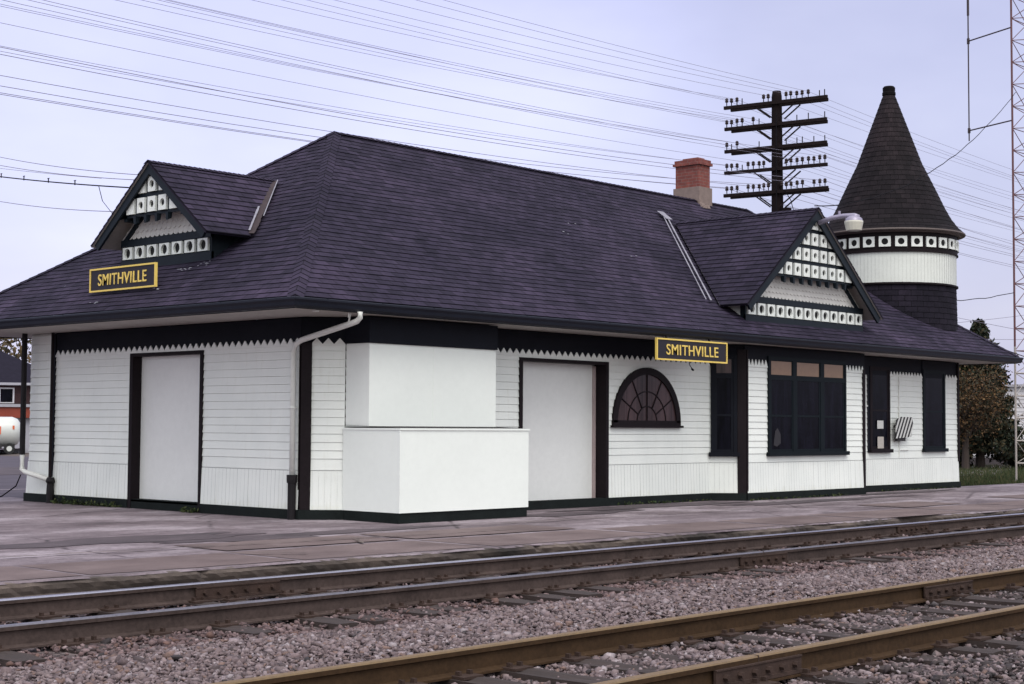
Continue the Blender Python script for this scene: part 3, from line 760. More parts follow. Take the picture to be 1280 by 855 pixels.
# windows
def window(P, a0, a1, z0, z1, name_mats=None, splits=1, transom=None, rails=True, mat=None, lab=None, d=.045):
    fm = MB(); t = .07
    fm.fbox(P, a0, a0 + t, z0, z1, 0, d); fm.fbox(P, a1 - t, a1, z0, z1, 0, d); fm.fbox(P, a0 + t, a1 - t, z1 - t, z1, 0, d)
    fm.fbox(P, a0 - .04, a1 + .04, z0 - .035, z0 + .045, 0, d + .05)
    fr_ = fm.build('window', mat or M['winframe'], ST)
    if lab: fr_['label'] = lab
    wv = (a1 - a0 - 2 * t); bar = .055
    g = MB(); s = MB(); am = MB()
    edges = splits if isinstance(splits, list) else [a0 + t + wv * k / splits for k in range(splits + 1)]
    for k in range(1, len(edges) - 1): s.fbox(P, edges[k] - .06, edges[k] + .06, z0 + .045, z1 - t, 0, d - .004)
    zt = transom or (z1 - t)
    for k in range(len(edges) - 1):
        a, b = edges[k] + (.06 if k else 0), edges[k + 1] - (.06 if k < len(edges) - 2 else 0)
        s.fbox(P, a, a + .05, z0 + .045, zt, 0, d - .012); s.fbox(P, b - .05, b, z0 + .045, zt, 0, d - .012)
        s.fbox(P, a + .05, b - .05, z0 + .045, z0 + .10, 0, d - .012)
        mid = z0 + (zt - z0) * .5
        if rails: s.fbox(P, a + .05, b - .05, mid - .02, mid + .02, 0, d - .011)
        g.poly([P(a, z0, .026), P(b, z0, .026), P(b, mid, .026), P(a, mid, .026)]); g.poly([P(a, mid, .029), P(b, mid, .029), P(b, zt, .029), P(a, zt, .029)])
        if transom:
            s.fbox(P, a, b, zt - .05, zt + .05, 0, d - .003)
            am.poly([P(a + .04, zt + .05, .027), P(b - .04, zt + .05, .027), P(b - .04, z1 - t - .02, .027), P(a + .04, z1 - t - .02, .027)])
            s.fbox(P, a, a + .04, zt + .05, z1 - t, 0, d - .013); s.fbox(P, b - .04, b, zt + .05, z1 - t, 0, d - .013)
        s.fbox(P, a, b, z1 - t - .02, z1 - t, 0, d - .014)
    s.build('sash', mat or M['winframe'], fr_); g.build('pane', M['glass'], fr_, fix=False)
    if transom and am.f: am.build('transom_pane', M['amber'] if len(edges) > 2 else M['archglass'], fr_, fix=False)
    return fr_
window(Pbay, 26.11, 29.06, .90, 2.83, splits=[26.18, 27.06, 28.10, 28.99], transom=2.42, lab='wide three part bay window with amber transom panes')
wl = window(Pbl, .02, LB - .175, .90, 2.83, splits=1, transom=2.42, mat=M['dark'], lab='narrow dark side window of the bay')
window(Plong, 30.93, 31.82, .92, 2.80, splits=1, mat=M['darkred'], lab='narrow window with paper notices beside the bay')
window(Plong, 33.38, 34.46, .92, 2.80, splits=1, mat=M['winframe'], lab='narrow window nearest the right corner')
m = MB(); m.poly([Pbay(26.30, 1.08, .031), Pbay(26.42, 1.05, .031), Pbay(26.56, 1.12, .031), Pbay(26.55, 1.30, .031), Pbay(26.44, 1.42, .031), Pbay(26.36, 1.36, .031)]); m.build('curtain_scrap', simple('dim_curtain', (.022, .02, .026), .9), ST, fix=False)
# headers over the right hand windows merge with the frieze
for r_ in ((30.36, 31.84, ZT - .02, ZF - .01), (33.36, 34.5, ZT - .02, ZF - .01), (30.84, 30.93, .9, ZT - .022)): m = MB(); m.fbox(Plong, *r_, .0, .03); m.build('window_header', M['dark'], ST)
# arched window
def arch():
    cx, z0, R = 22.87, 1.50, 1.01; n = 36
    def ring(m, r0, r1, d0, d1, zz=z0):
        for k in range(n):
            t0, t1 = PI * k / n, PI * (k + 1) / n
            m.hexa([Plong(cx + r0 * math.cos(t0), zz + r0 * math.sin(t0), d1), Plong(cx + r1 * math.cos(t0), zz + r1 * math.sin(t0), d1), Plong(cx + r1 * math.cos(t0), zz + r1 * math.sin(t0), d0), Plong(cx + r0 * math.cos(t0), zz + r0 * math.sin(t0), d0),
                    Plong(cx + r0 * math.cos(t1), zz + r0 * math.sin(t1), d1), Plong(cx + r1 * math.cos(t1), zz + r1 * math.sin(t1), d1), Plong(cx + r1 * math.cos(t1), zz + r1 * math.sin(t1), d0), Plong(cx + r0 * math.cos(t1), zz + r0 * math.sin(t1), d0)])
    m = MB(); ring(m, R - .13, R, .0, .055); m.fbox(Plong, cx - R, cx + R, z0 - .05, z0 + .04, .0, .055)
    W_ = m.build('window', M['darkred'], ST); W_['label'] = 'arched fan window with radiating glazing bars'
    m = MB(); m.fbox(Plong, cx - R - .04, cx + R + .04, z0 - .09, z0 - .05, .0, .09); m.build('sill', M['darkred'], W_)
    m = MB(); ring(m, .56, .578, .028, .040); ring(m, .29, .308, .028, .040)
    for a in (30, 60, 90, 120, 150):
        t = math.radians(a); r0 = .0 if a == 90 else .315
        m.bar(Plong(cx + r0 * math.cos(t), z0 + r0 * math.sin(t), .036), Plong(cx + .89 * math.cos(t), z0 + .89 * math.sin(t), .036), .015, .018)
    m.build('glazing_bars', M['darkred'], W_)
    m = MB(); m.poly([Plong(cx + .9 * math.cos(PI * k / n), z0 + .9 * math.sin(PI * k / n), .028) for k in range(n + 1)]); m.build('pane', M['archglass'], W_, fix=False)
arch()
# roof ---------------------------------------------------------------------
XE, YE = 13.79, 16.66; XR, YB = 36.48, 26.9; ZE, ZR = 3.19, 6.82
A0 = Vector((18.91, 21.78, ZR)); A1 = Vector((32.35, 21.78, ZR))
def courses(m, L0, L1, T0, T1, n, lift=.0095, uoff=0, vo=0, sag=.05):
    L0, L1, T0, T1 = map(Vector, (L0, L1, T0, T1))
    nrm = (L1 - L0).cross(T0 - L0).normalized()
    if nrm.z < 0: nrm = -nrm
    ud = (L1 - L0).normalized(); H = ((T0 + T1) / 2 - (L0 + L1) / 2).length
    seg = 24
    def pt(v, s, l):
        a = L0.lerp(T0, v); b = L1.lerp(T1, v); p = a.lerp(b, s)
        wob = .006 * math.sin(s * 17 + v * 9) + .004 * math.sin(s * 41 + v * 23)
        return p + nrm * (l + wob * math.sin(PI * v)) - Vector((0, 0, sag * math.sin(PI * v)))
    for k in range(n):
        v0, v1 = k / n, (k + 1) / n
        for q in range(seg):
            s0_, s1_ = q / seg, (q + 1) / seg
            jl = lift + .003 * math.sin(k * 3.1 + q * 1.3)
            P4 = [pt(v0, s0_, jl), pt(v0, s1_, jl), pt(v1, s1_, .001), pt(v1, s0_, .001)]
            ua = [(p - L0).dot(ud) + uoff for p in P4]
            m.poly(P4, 0, [(ua[0], k * .145 + .004), (ua[1], k * .145 + .004), (ua[2], (k + 1) * .145 - .001), (ua[3], (k + 1) * .145 - .001)])
            m.poly([pt(v0, s0_, jl), pt(v0, s1_, jl), pt(v0, s1_, -.002), pt(v0, s0_, -.002)], 0, [(ua[0], k * .145), (ua[1], k * .145), (ua[1], k * .145 + .001), (ua[0], k * .145 + .001)])
rf = MB()
c00, c10, c11, c01 = (XE, YE, ZE), (XR, YE, ZE), (XR, YB, ZE), (XE, YB, ZE)
courses(rf, c00, c10, A0, A1, 43); courses(rf, c01, c00, A0, A0, 43); courses(rf, c10, c11, A1, A1, 43); courses(rf, c11, c01, A1, A0, 43)
def hipcap(m, a, b, wd, n, sag=.05, lift=.035):
    a, b = Vector(a), Vector(b); d = (b - a).normalized(); side = d.cross(Vector((0, 0, 1))).normalized()
    def pp(t): return a.lerp(b, t) - Vector((0, 0, sag * math.sin(PI * t)))
    for k in range(n):
        t0, t1 = k / n, (k + 1) / n; p, q = pp(t0), pp(t1)
        for sg in (-1, 1):
            e0 = p + side * sg * wd - Vector((0, 0, wd * .5)); e1 = q + side * sg * wd - Vector((0, 0, wd * .5))
            u = Vector((0, 0, lift)); u1 = Vector((0, 0, lift - .008))
            m.poly([p + u, e0 + u, e1 + u1, q + u1], 0, [(0, k * .145), (.13, k * .145), (.13, k * .145 + .14), (0, k * .145 + .14)])
            m.poly([p + u, e0 + u, e0, p], 0, [(0, 0), (.1, 0), (.1, .01), (0, .01)])
hipcap(rf, c00, A0, .12, 46, lift=.024); hipcap(rf, c01, A0, .13, 46); hipcap(rf, c10, A1, .13, 40); hipcap(rf, c11, A1, .13, 40)
hipcap(rf, A0, A1, .12, 90, 0, lift=.02)
for k in range(14):
    pass
ROOF = rf.build('roof', M['roof'], ST, fix=False); ROOF['label'] = 'dark purplish hipped shingle roof'
# pale scuffs on the shingles
m = MB(); rnd = random.Random(4)
def roofz_long(y): return ZE + .709 * (y - YE)
def roofz_end(x): return ZE + .709 * (x - XE)
for (x, y) in [(22.9, 19.5), (23.4, 19.9), (24.2, 18.9)]:
    for k in range(2):
        xx, yy = x + rnd.uniform(-.2, .2), y + rnd.uniform(-.1, .1); a, b = rnd.uniform(.015, .035), rnd.uniform(.006, .012)
        zc = roofz_long(yy) - .05 * math.sin(PI * (yy - YE) / 5.12) + .02
        m.poly([(xx - a, yy - b, zc - .709 * b), (xx + a, yy - b * .6, zc - .709 * b * .6), (xx + a * .8, yy + b, zc + .709 * b), (xx - a * .7, yy + b * .8, zc + .709 * b * .8)])
for (x, y) in [(14.75, 20.7), (14.8, 20.5), (14.9, 20.25), (14.3, 20.6), (14.05, 22.0), (14.86, 20.2)]:
    for k in range(4):
        xx, yy = x + rnd.uniform(-.05, .05), y + rnd.uniform(-.12, .12); a, b = rnd.uniform(.015, .04), rnd.uniform(.006, .012)
        zc = roofz_end(xx) - .05 * math.sin(PI * (xx - XE) / 5.12) + .022
        m.poly([(xx - b, yy - a, zc - .709 * b), (xx - b * .6, yy + a, zc - .709 * b * .6), (xx + b, yy + a * .8, zc + .709 * b), (xx + b * .8, yy - a * .7, zc + .709 * b * .8)])
m.build('roof_scuffs', M['patch'], ROOF, fix=False)
# eaves: soffit, fascia, gutter
def ring_sweep(m, prof, mi=0):     # prof: list of (outset, z) around the eave rectangle
    rings = []
    for o_, z in prof:
        rings.append([(XE - o_, YE - o_, z), (XR + o_, YE - o_, z), (XR + o_, YB + o_, z), (XE - o_, YB + o_, z)])
    for k in range(len(prof) - 1):
        for j in range(4):
            a, b = rings[k][j], rings[k][(j + 1) % 4]; c, d = rings[k + 1][(j + 1) % 4], rings[k + 1][j]; m.poly([a, b, c, d], mi)
m = MB(); ring_sweep(m, [(-.02, 3.035), (-1.35, 3.035)]); m.build('soffit', M['soffit'], ST, fix=False)
m = MB(); ring_sweep(m, [(-.03, 3.19), (-.01, 3.185), (-.01, 3.045), (-.06, 3.025)]); m.build('fascia', M['dark'], ST, fix=False)
m = MB(); ring_sweep(m, [(-.008, 3.168), (.088, 3.172), (.098, 3.165), (.098, 3.14), (.078, 3.105), (.07, 3.06), (.045, 3.032), (-.008, 3.03), (-.008, 3.02)]); 
g_ = m.build('gutter', M['gutter'], ST, fix=False)
m = MB()
for k in range(22):
    x = XE + .5 + k * 1.04; m.box(x, x + .025, YE - .1, YE - .01, 3.171, 3.177)
for k in range(9):
    y = YE + .5 + k * 1.04; m.box(XE - .1, XE - .01, y, y + .025, 3.171, 3.177)
m.build('gutter_strap', M['gutter'], g_)
# downspouts
m = MB()
m.tube([(14.93, 16.60, 3.03), (14.93, 16.60, 2.95), (14.93, 16.66, 2.90), (14.90, 16.8, 2.86), (15.02, 17.98, 2.68), (15.0, 18.10, 2.62), (15.0, 18.14, 2.5), (15.0, 18.14, .62)], .042, 10)
m.tube([(15.0, 18.14, 1.66), (15.0, 18.14, 1.69)], .052, 10); 
d1 = m.build('downspout', M['pipe'], ST, smooth=True); d1['label'] = 'white downspout slanting back to the near corner'
m = MB(); m.tube([(14.86, 16.72, 3.02), (14.88, 16.78, 2.9), (14.9, 16.85, 2.86)], .013, 6); m.tube([(14.82, 16.72, 3.02), (14.84, 16.74, 2.95)], .01, 6); m.tube([(14.24, 16.75, 3.03), (14.24, 16.75, 3.0)], .05, 8); m.build('hanger', M['pipe'], d1)
m = MB(); m.tube([(15.0, 18.14, -.02), (15.0, 18.14, .60)], .062, 12); m.tube([(15.0, 18.14, .56), (15.0, 18.14, .6), (15.0, 18.14, .68)], [.075, .08, .08], 12); m.build('drain_boot', M['iron'], d1)
m = MB(); m.tube([(14.86, 25.5, 3.03), (14.86, 25.5, 0.86)], .05, 10); d2 = m.build('downspout', M['iron'], ST); d2['label'] = 'dark pipe standing clear of the far left corner'
m = MB(); m.tube([(14.86, 25.5, .86), (14.86, 25.5, .60), (14.88, 25.42, .55), (14.98, 24.80, .43)], .045, 10); m.build('elbow_pipe', M['pipe'], d2, smooth=True)
m = MB(); m.tube([(14.99, 24.76, .47), (14.99, 24.76, .40), (14.99, 24.76, .36), (14.99, 24.76, .2), (14.99, 24.76, -.05)], [.06, .085, .06, .07, .065], 10); m.build('drain_boot', M['iron'], d2)
m = MB(); m.tube([(14.99, 24.78, 3.03), (14.99, 24.78, .45)], .028, 8); m.build('slim_pipe', M['darkred'], d2)
# chimney
m = MB(); m.box(30.15, 30.68, 21.62, 22.38, 6.5, 7.13); ch = m.build('chimney', M['render'], ST); ch['label'] = 'red brick chimney on a crumbling rendered base'
m = MB(); m.box(30.19, 30.64, 21.66, 22.34, 7.132, 7.66); m.box(30.14, 30.69, 21.61, 22.39, 7.662, 7.72); m.box(30.17, 30.66, 21.64, 22.36, 7.722, 7.80); m.box(30.28, 30.55, 21.75, 22.2, 7.802, 7.85); m.build('brick_stack', M['brick'], ch)
m = MB()
for k in range(16): 
    a = random.uniform(30.1, 30.4); b = 21.55 + random.uniform(-.08, .06); s_ = random.uniform(.02, .05); zc = roofz_long(b) + .02
    m.hexa([(a - s_, b - s_, zc - s_), (a + s_, b - s_, zc - s_), (a + s_, b + s_, zc - s_), (a - s_, b + s_, zc - s_), (a - s_ * .6, b - s_ * .6, zc + s_ * .6), (a + s_ * .5, b - s_ * .6, zc + s_ * .7), (a + s_ * .7, b + s_ * .6, zc + s_ * .5), (a - s_ * .7, b + s_ * .6, zc + s_ * .6)])
m.build('mortar_debris', M['render'], ch)
# ------------------------------------------------------------------ dormers
def clip(poly, f):      # keep f(p) <= 0 ; poly of (s,z)
    outp = []
    for i in range(len(poly)):
        a, b = poly[i], poly[(i + 1) % len(poly)]; fa, fb = f(a), f(b)
        if fa <= 0: outp.append(a)
        if (fa < 0 < fb) or (fb < 0 < fa):
            t = fa / (fa - fb); outp.append((a[0] + (b[0] - a[0]) * t, a[1] + (b[1] - a[1]) * t))
    return outp
def holed_plate(m, hole, P, s0, s1, z0, z1, d0, d1, r):
    n = 16; cx, cz = (s0 + s1) / 2, (z0 + z1) / 2
    inner = [(cx + r * math.cos(2 * PI * k / n + PI / 16), cz + r * math.sin(2 * PI * k / n + PI / 16)) for k in range(n)]
    def outer(k):
        th = 2 * PI * k / n + PI / 16; c, s_ = math.cos(th), math.sin(th); hx, hz = (s1 - s0) / 2, (z1 - z0) / 2
        t = min(hx / max(abs(c), 1e-6), hz / max(abs(s_), 1e-6)); return (cx + c * t, cz + s_ * t)
    outr = [outer(k) for k in range(n)]
    cor = [(s1, z1), (s0, z1), (s0, z0), (s1, z0)]
    for k in range(n):
        a, b = inner[k], inner[(k + 1) % n]; c, d = outr[(k + 1) % n], outr[k]
        m.poly([P(*a, d1), P(*b, d1), P(*c, d1), P(*d, d1)])
        m.poly([P(*a, d1), P(*b, d1), P(*b, d0), P(*a, d0)])
        if k % 4 == 1:
            q = cor[k // 4]; m.poly([P(*c, d1), P(*d, d1), P(*q, d1)])
    m.fbox(P, s0, s1, z0, z0 + .002, d0, d1); 
    for (u, v) in ((cor[0], cor[1]), (cor[1], cor[2]), (cor[2], cor[3]), (cor[3], cor[0])):
        m.poly([P(*u, d1), P(*v, d1), P(*v, d0), P(*u, d0)])
    m.poly([P(*q, d0 + .004) for q in inner], 1)
def dormer(P, sc_, hb, zbase, ztop, half, zap, zev, dep, rows, nbox, zlat, colp, lab, roofz, zt0, npm, backf):
    """P(s,z,d) frame; sc_ centre; hb half width of the box base; barge plane d=dep"""
    sl_ = (zap - zev) / half
    T = empty('dormer', P(sc_, zbase, 0), None, None); T.parent = ST; T.matrix_parent_inverse = abs_mat(ST).inverted(); T['label'] = lab
    # body
    b = MB(); pr = [(sc_ - hb, zbase - .12), (sc_ + hb, zbase - .12), (sc_ + hb, zt0), (sc_, zap - .1), (sc_ - hb, zt0)]
    pr[3] = (sc_, min(zap - .12, zt0 + hb * sl_))
    front = [P(s, z, 0) for s, z in pr]; off = Vector(P(0, 0, -2.0 if hb > 2 else -1.6)) - Vector(P(0, 0, 0))
    b.prism(front, off); b.build('dormer_cheeks', M['white'] if hb > 2 else M['darkblue'], T)
    # box band with holes
    b = MB(); b.fbox(P, sc_ - hb - .03, sc_ + hb + .03, zbase - .15, zbase + .015, .002, .06); b.fbox(P, sc_ - hb - .03, sc_ + hb + .03, ztop - .02, ztop + .1, .002, .065)
    b.fbox(P, sc_ - hb - .02, sc_ + hb + .02, zbase - .08, ztop + .04, .002, .03)
    b.fbox(P, sc_ + hb, sc_ + hb + .03, zbase - .1, ztop + .05, -.35 if hb < 2 else -.07, .045); b.fbox(P, sc_ - hb - .03, sc_ - hb, zbase - .1, ztop + .05, -.35 if hb < 2 else -.07, .045)
    bandm = b
    for i in range(len(b.mi)): b.mi[i] = 2
    hl = None; pw = 2 * hb / nbox
    for k in range(nbox):
        a = sc_ - hb + k * pw; holed_plate(b, hl, P, a + pw * .12, a + pw * .88, zbase + .025, ztop - .03, .03, .075, min(pw * .25, .085))
    b.build('pierced_band', [M['white'], M['black'], M['darkblue']], T, fix=False)
    # shingled triangle
    b = MB(); z = ztop + .105; z00 = z; row = 0
    while z < zlat + .25:
        hw = (zap - .16 - z) / sl_
        if hw < .1: break
        pitch = .13; n = int(2 * hw / pitch) + 1
        for k in range(-1, n + 1):
            a = sc_ - hw + k * pitch + (.065 if row % 2 else 0)
            poly = [(a + .001, z + .16), (a + .001, z + .03), (a + .03, z + .006), (a + .065, z - .004), (a + .1, z + .006), (a + .129, z + .03), (a + .129, z + .16)]
            poly = clip(poly, lambda q: q[1] + sl_ * abs(q[0] - sc_) - (zap - .12)) if abs(a + .065 - sc_) > .1 else poly
            poly = clip(poly, lambda q: z00 - q[1])
            if len(poly) < 3: continue
            b.poly([P(s, zz, .012 + .020 * (1 - (zz - z) / .16)) for s, zz in poly])
            lo = [q for q in poly if q[1] < z + .06]
            for q0, q1 in zip(lo[:-1], lo[1:]): b.poly([P(q0[0], q0[1], .030), P(q1[0], q1[1], .030), P(q1[0], q1[1], .006), P(q0[0], q0[1], .006)])
        z += .105; row += 1
    b.build('gable_shingles', M['shinglewhite'], T, fix=False)
    # lattice panel
    d = dep - .1
    b = MB(); hl = None; bk = MB()
    zl = zlat; tri = [(sc_ - (zap - zl) / sl_, zl - .045), (sc_ + (zap - zl) / sl_, zl - .045), (sc_, zap - .045)]
    tri = clip([(sc_ - half, zl - .045), (sc_ + half, zl - .045), (sc_ + half, zap), (sc_ - half, zap)], lambda q: q[1] + sl_ * (q[0] - sc_) - (zap - .07))
    tri = clip(tri, lambda q: q[1] - sl_ * (q[0] - sc_) - (zap - .07))
    bk.prism([P(s, z, d - .03) for s, z in tri], Vector(P(0, 0, .03)) - Vector(P(0, 0, 0)))
    f1_ = lambda q: q[1] + sl_ * (q[0] - sc_) - (zap - .10); f2_ = lambda q: q[1] - sl_ * (q[0] - sc_) - (zap - .10)
    for r in range(rows):
        zz = zl + .005 + r * .328; h = .25
        for k in range(-7, 8):
            off_ = 0 
            a = sc_ + (k - .5) * colp + colp * .15; e = a + colp * .70
            sq = [(a, zz), (e, zz), (e, zz + h), (a, zz + h)]
            c2 = clip(clip(sq, f1_), f2_)
            if len(c2) < 3: continue
            ar = abs(sum(c2[i][0] * c2[(i + 1) % len(c2)][1] - c2[(i + 1) % len(c2)][0] * c2[i][1] for i in range(len(c2)))) / 2
            if ar > (e - a) * h * .93: holed_plate(b, hl, P, a, e, zz, zz + h, d + .002, d + .045, .062)
            elif ar > .004: b.prism([P(s, z_, d + .002) for s, z_ in c2], Vector(P(0, 0, .04)) - Vector(P(0, 0, 0)))
    hwid = (zap - .2 - zl) / sl_; k = -7
    for k in range(-7, 8):
        a = sc_ + (k + .5) * colp
        if abs(a - sc_) < hwid:
            bk.hexa([P(a - .028, zl - .17, d + .05), P(a + .028, zl - .17, d + .05), P(a + .028, zl - .14, d - .02), P(a - .028, zl - .14, d - .02), P(a - .035, zl - .04, d + .06), P(a + .035, zl - .04, d + .06), P(a + .035, zl - .04, d - .03), P(a - .035, zl - .04, d - .03)])
    # return boards: dark lookouts joining lattice to wall
    for sg in (-1, 1):
        a = sc_ + sg * (hwid + .05); bk.hexa([P(a - .04, zl - .1, d), P(a + .04, zl - .1, d), P(a + .04, zl - .1, 0), P(a - .04, zl - .1, 0), P(a - .04, zl, d), P(a + .04, zl, d), P(a + .04, zl, 0), P(a - .04, zl, 0)])
    i0 = len(b.v); b.v += bk.v; b.f += [tuple(i0 + k for k in f) for f in bk.f]; b.mi += [2] * len(bk.f)
    b.build('gable_lattice', [M['white'], M['black'], M['darkblue']], T, fix=False)
    # barge boards
    b = MB()
    for sg in (-1, 1):
        vw = .22 if hb > 2 else .17
        pts = [(sc_, zap - .0), (sc_ + sg * half, zev), (sc_ + sg * (half - .07), zev - vw * .5), (sc_ + sg * (half - .09), zev - vw * .5 - .01), (sc_, zap - vw)]
        b.prism([P(s, z, dep - .045) for s, z in pts], Vector(P(0, 0, .045)) - Vector(P(0, 0, 0)))
    for sg in (-1, 1):       # dark rake trim on the wall face
        h2 = hb - .02; pts = [(sc_ + sg * .25, zap - .2 - sl_ * .25), (sc_ + sg * h2, zap - .2 - sl_ * h2), (sc_ + sg * h2, zap - .3 - sl_ * h2), (sc_ + sg * .25, zap - .3 - sl_ * .25)]
        b.prism([P(s, z, .01) for s, z in pts], Vector(P(0, 0, .05)) - Vector(P(0, 0, 0)))
    b.build('bargeboard', M['darkblue'], T)
    # roof slabs, cut back on the main roof
    r = MB(); so_ = MB(); n = int(math.hypot(half, zap - zev) / .145); 
    for sg in (-1, 1):
        for k in range(n):
            t0, t1 = k / n, (k + 1) / n
            def pt(t, back, l):
                s = sc_ + sg * (half + .05) * (1 - t); z = zev - .04 + (zap + .0 - zev + .04) * t
                dd = backf(z) if back else dep + .03
                q = Vector(P(s, z + l * .77, dd)) ; q2 = Vector(P(s + sg * l * .64, z + l * .77, dd)); return q2
            Ls = [pt(t0, 0, .05), pt(t0, 1, .05), pt(t1, 1, .037), pt(t1, 0, .037)]
            Ld = [0, (Ls[1] - Ls[0]).length, (Ls[2] - Ls[3]).length, 0]
            for q in range(8):
                e0, e1 = q / 8, (q + 1) / 8
                A_, B_, C_, D_ = Ls[0].lerp(Ls[1], e0), Ls[0].lerp(Ls[1], e1), Ls[3].lerp(Ls[2], e1), Ls[3].lerp(Ls[2], e0)
                r.poly([A_, B_, C_, D_], 0, [(Ld[1] * e0, k * .145 + .004), (Ld[1] * e1, k * .145 + .004), (Ld[2] * e1, k * .145 + .144), (Ld[2] * e0, k * .145 + .144)])
                lo = Vector((0, 0, -.013)); r.poly([A_, B_, B_ + lo, A_ + lo], 0, [(Ld[1] * e0, k * .145), (Ld[1] * e1, k * .145), (Ld[1] * e1, k * .145 + .001), (Ld[1] * e0, k * .145 + .001)])
            r.poly([pt(t0, 0, .05), pt(t1, 0, .037), pt(t1, 0, -.0), pt(t0, 0, -.0)], 0, [(0, 0), (.1, 0), (.1, .01), (0, .01)])
        a, b2, c, d_ = pt(0, 0, .0), pt(0, 1, .0), pt(1, 1, .0), pt(1, 0, .0)
        so_.poly([a, b2, c, d_])
        r.poly([pt(0, 0, .05), pt(0, 1, .05), pt(0, 1, 0), pt(0, 0, 0)], 0, [(0, 0), (1, 0), (1, .01), (0, .01)])
    p, q = Vector(P(sc_, zap + .035, dep + .03)), Vector(P(sc_, zap + .035, backf(zap)))
    hipcap(r, p, q, .11, 26, 0, .02)
    r.build('dormer_roof', M['roof'], T, fix=False); so_.build('dormer_soffit', M['soffit'], T, fix=False)
    return T
PdR = lambda s, z, d: (s, 17.17 - d, z)
PdL = lambda s, z, d: (15.05 - d, s, z)
TR = dormer(PdR, 27.63, 2.2, 3.60, 3.89, 2.52, 5.87, 3.80, .31, 4, 13, 4.47, .33, 'wide gabled dormer facing the tracks above the bay', None, 3.95, 0, lambda z: 17.17 - (YE + (z - ZE) / .709) + .0)
TL = dormer(PdL, 21.45, 1.22, 4.15, 4.41, 1.54, 5.66, 4.43, .39, 3, 7, 4.87, .30, 'smaller gabled dormer on the end slope of the roof', None, 4.46, 0, lambda z: 15.05 - (XE + (z - ZE) / .709) + .0)
# valley flashing
def strip(m, a, b, w_, lift):
    a, b = Vector(a), Vector(b); d = (b - a).normalized(); side = d.cross(Vector((0, 0, 1))).normalized() * w_ / 2; u = Vector((0, 0, lift))
    n = 16
    for k in range(n):
        p, q = a.lerp(b, k / n), a.lerp(b, (k + 1) / n); j0 = side * random.uniform(.7, 1.2)
        m.poly([p - j0 + u, p + j0 + u, q + side + u, q - side + u])
m = MB(); a, b = Vector((24.87, 17.55, 3.83)), Vector((27.55, 20.62, 6.0)); strip(m, a, b, .03, .05); sh = Vector((-.14, .02, .01)); strip(m, a + sh, b + sh * .8, .022, .05)
for k in range(3): strip(m, b + Vector((-.12 + .05 * k, -.12, -.08)), b + Vector((-.1 + .06 * k, .16, .12)), .1, .055)
m.build('valley_flashing', M['flash'], TR, fix=False)
m = MB(); a, b = Vector((15.5, 19.83, 4.42)), Vector((17.2, 21.38, 5.63)); strip(m, a, b, .11, .045); m.build('valley_flashing', M['rustflash'], TL, fix=False)
m = MB(); c = a.lerp(b, .02); d = a.lerp(b, .45); strip(m, c + Vector((-.02, .04, .02)), d + Vector((-.04, .04, .02)), .035, .06); strip(m, a.lerp(b, .3) + Vector((.05, -.06, 0)), b + Vector((.03, -.05, 0)), .018, .055); m.build('white_flashing_patch', M['flash'], TL, fix=False)

# ------------------------------------------------------------------ turret
TC = (34.6, 19.07, 0); TRR = 1.57
TU = empty('turret', (34.6, 19.07, 3.3), None, None); TU.parent = ST; TU.matrix_parent_inverse = abs_mat(ST).inverted(); TU['label'] = 'round turret with a tall dark conical roof and pierced white band'
def stepped(prof, ch=.145, lift=.009):
    outp = []
    for (r0, z0), (r1, z1) in zip(prof[:-1], prof[1:]):
        L = math.hypot(r1 - r0, z1 - z0); n = max(1, round(L / ch))
        for k in range(n):
            t0, t1 = k / n, (k + 1) / n
            outp.append((r0 + (r1 - r0) * t0 + lift, z0 + (z1 - z0) * t0)); outp.append((r0 + (r1 - r0) * t1, z0 + (z1 - z0) * t1))
    return outp
def lathe_courses(m, prof, n, ch=.145, lift=.008):
    pr = stepped(prof, ch, lift); 
    for k in range(len(pr) - 1):
        (r0, z0), (r1, z1) = pr[k], pr[k + 1]
        for j in range(n):
            t0, t1 = 2 * PI * j / n, 2 * PI * (j + 1) / n
            c0, s0_, c1, s1_ = math.cos(t0), math.sin(t0), math.cos(t1), math.sin(t1)
            u0, u1 = t0 * 1.4, t1 * 1.4; v = (k // 2) * .145
            va, vb = (v + .004, v + .143) if k % 2 == 0 else (v + .144, v + .145)
            m.poly([(TC[0] + r0 * c0, TC[1] + r0 * s0_, z0), (TC[0] + r0 * c1, TC[1] + r0 * s1_, z0), (TC[0] + r1 * c1, TC[1] + r1 * s1_, z1), (TC[0] + r1 * c0, TC[1] + r1 * s0_, z1)], 0, [(u0, va), (u1, va), (u1, vb), (u0, vb)])
m = MB(); lathe_courses(m, [(1.78, 6.15), (1.62, 6.30), (1.46, 6.52), (1.31, 6.80), (1.15, 7.15), (.97, 7.53), (.78, 7.92), (.14, 9.66)], 64, .135)
m.build('cone_roof', M['coneroof'], TU, fix=False)
m = MB(); m.lathe(TC, [(.12, 9.62), (.165, 9.66), (.165, 9.72), (.15, 9.74), (.155, 9.84), (.12, 9.88), (.0, 9.88)], 20); m.build('finial_cap', M['coneroof'], TU)
m = MB(); m.lathe(TC, [(1.79, 6.15), (1.80, 6.12), (1.78, 6.10), (1.70, 6.10), (1.68, 6.07), (1.63, 6.06)], 64); m.build('cone_eave_moulding', simple('brown_moulding', (.10, .075, .07), .6), TU, fix=False)
m = MB(); m.lathe(TC, [(1.63, 6.06), (1.60, 6.06), (1.60, 5.64), (1.62, 5.63), (1.62, 5.60), (1.57, 5.60)], 64); m.build('drum_band', M['darkred'], TU, fix=False)
m = MB(); hl = None; nb = 27
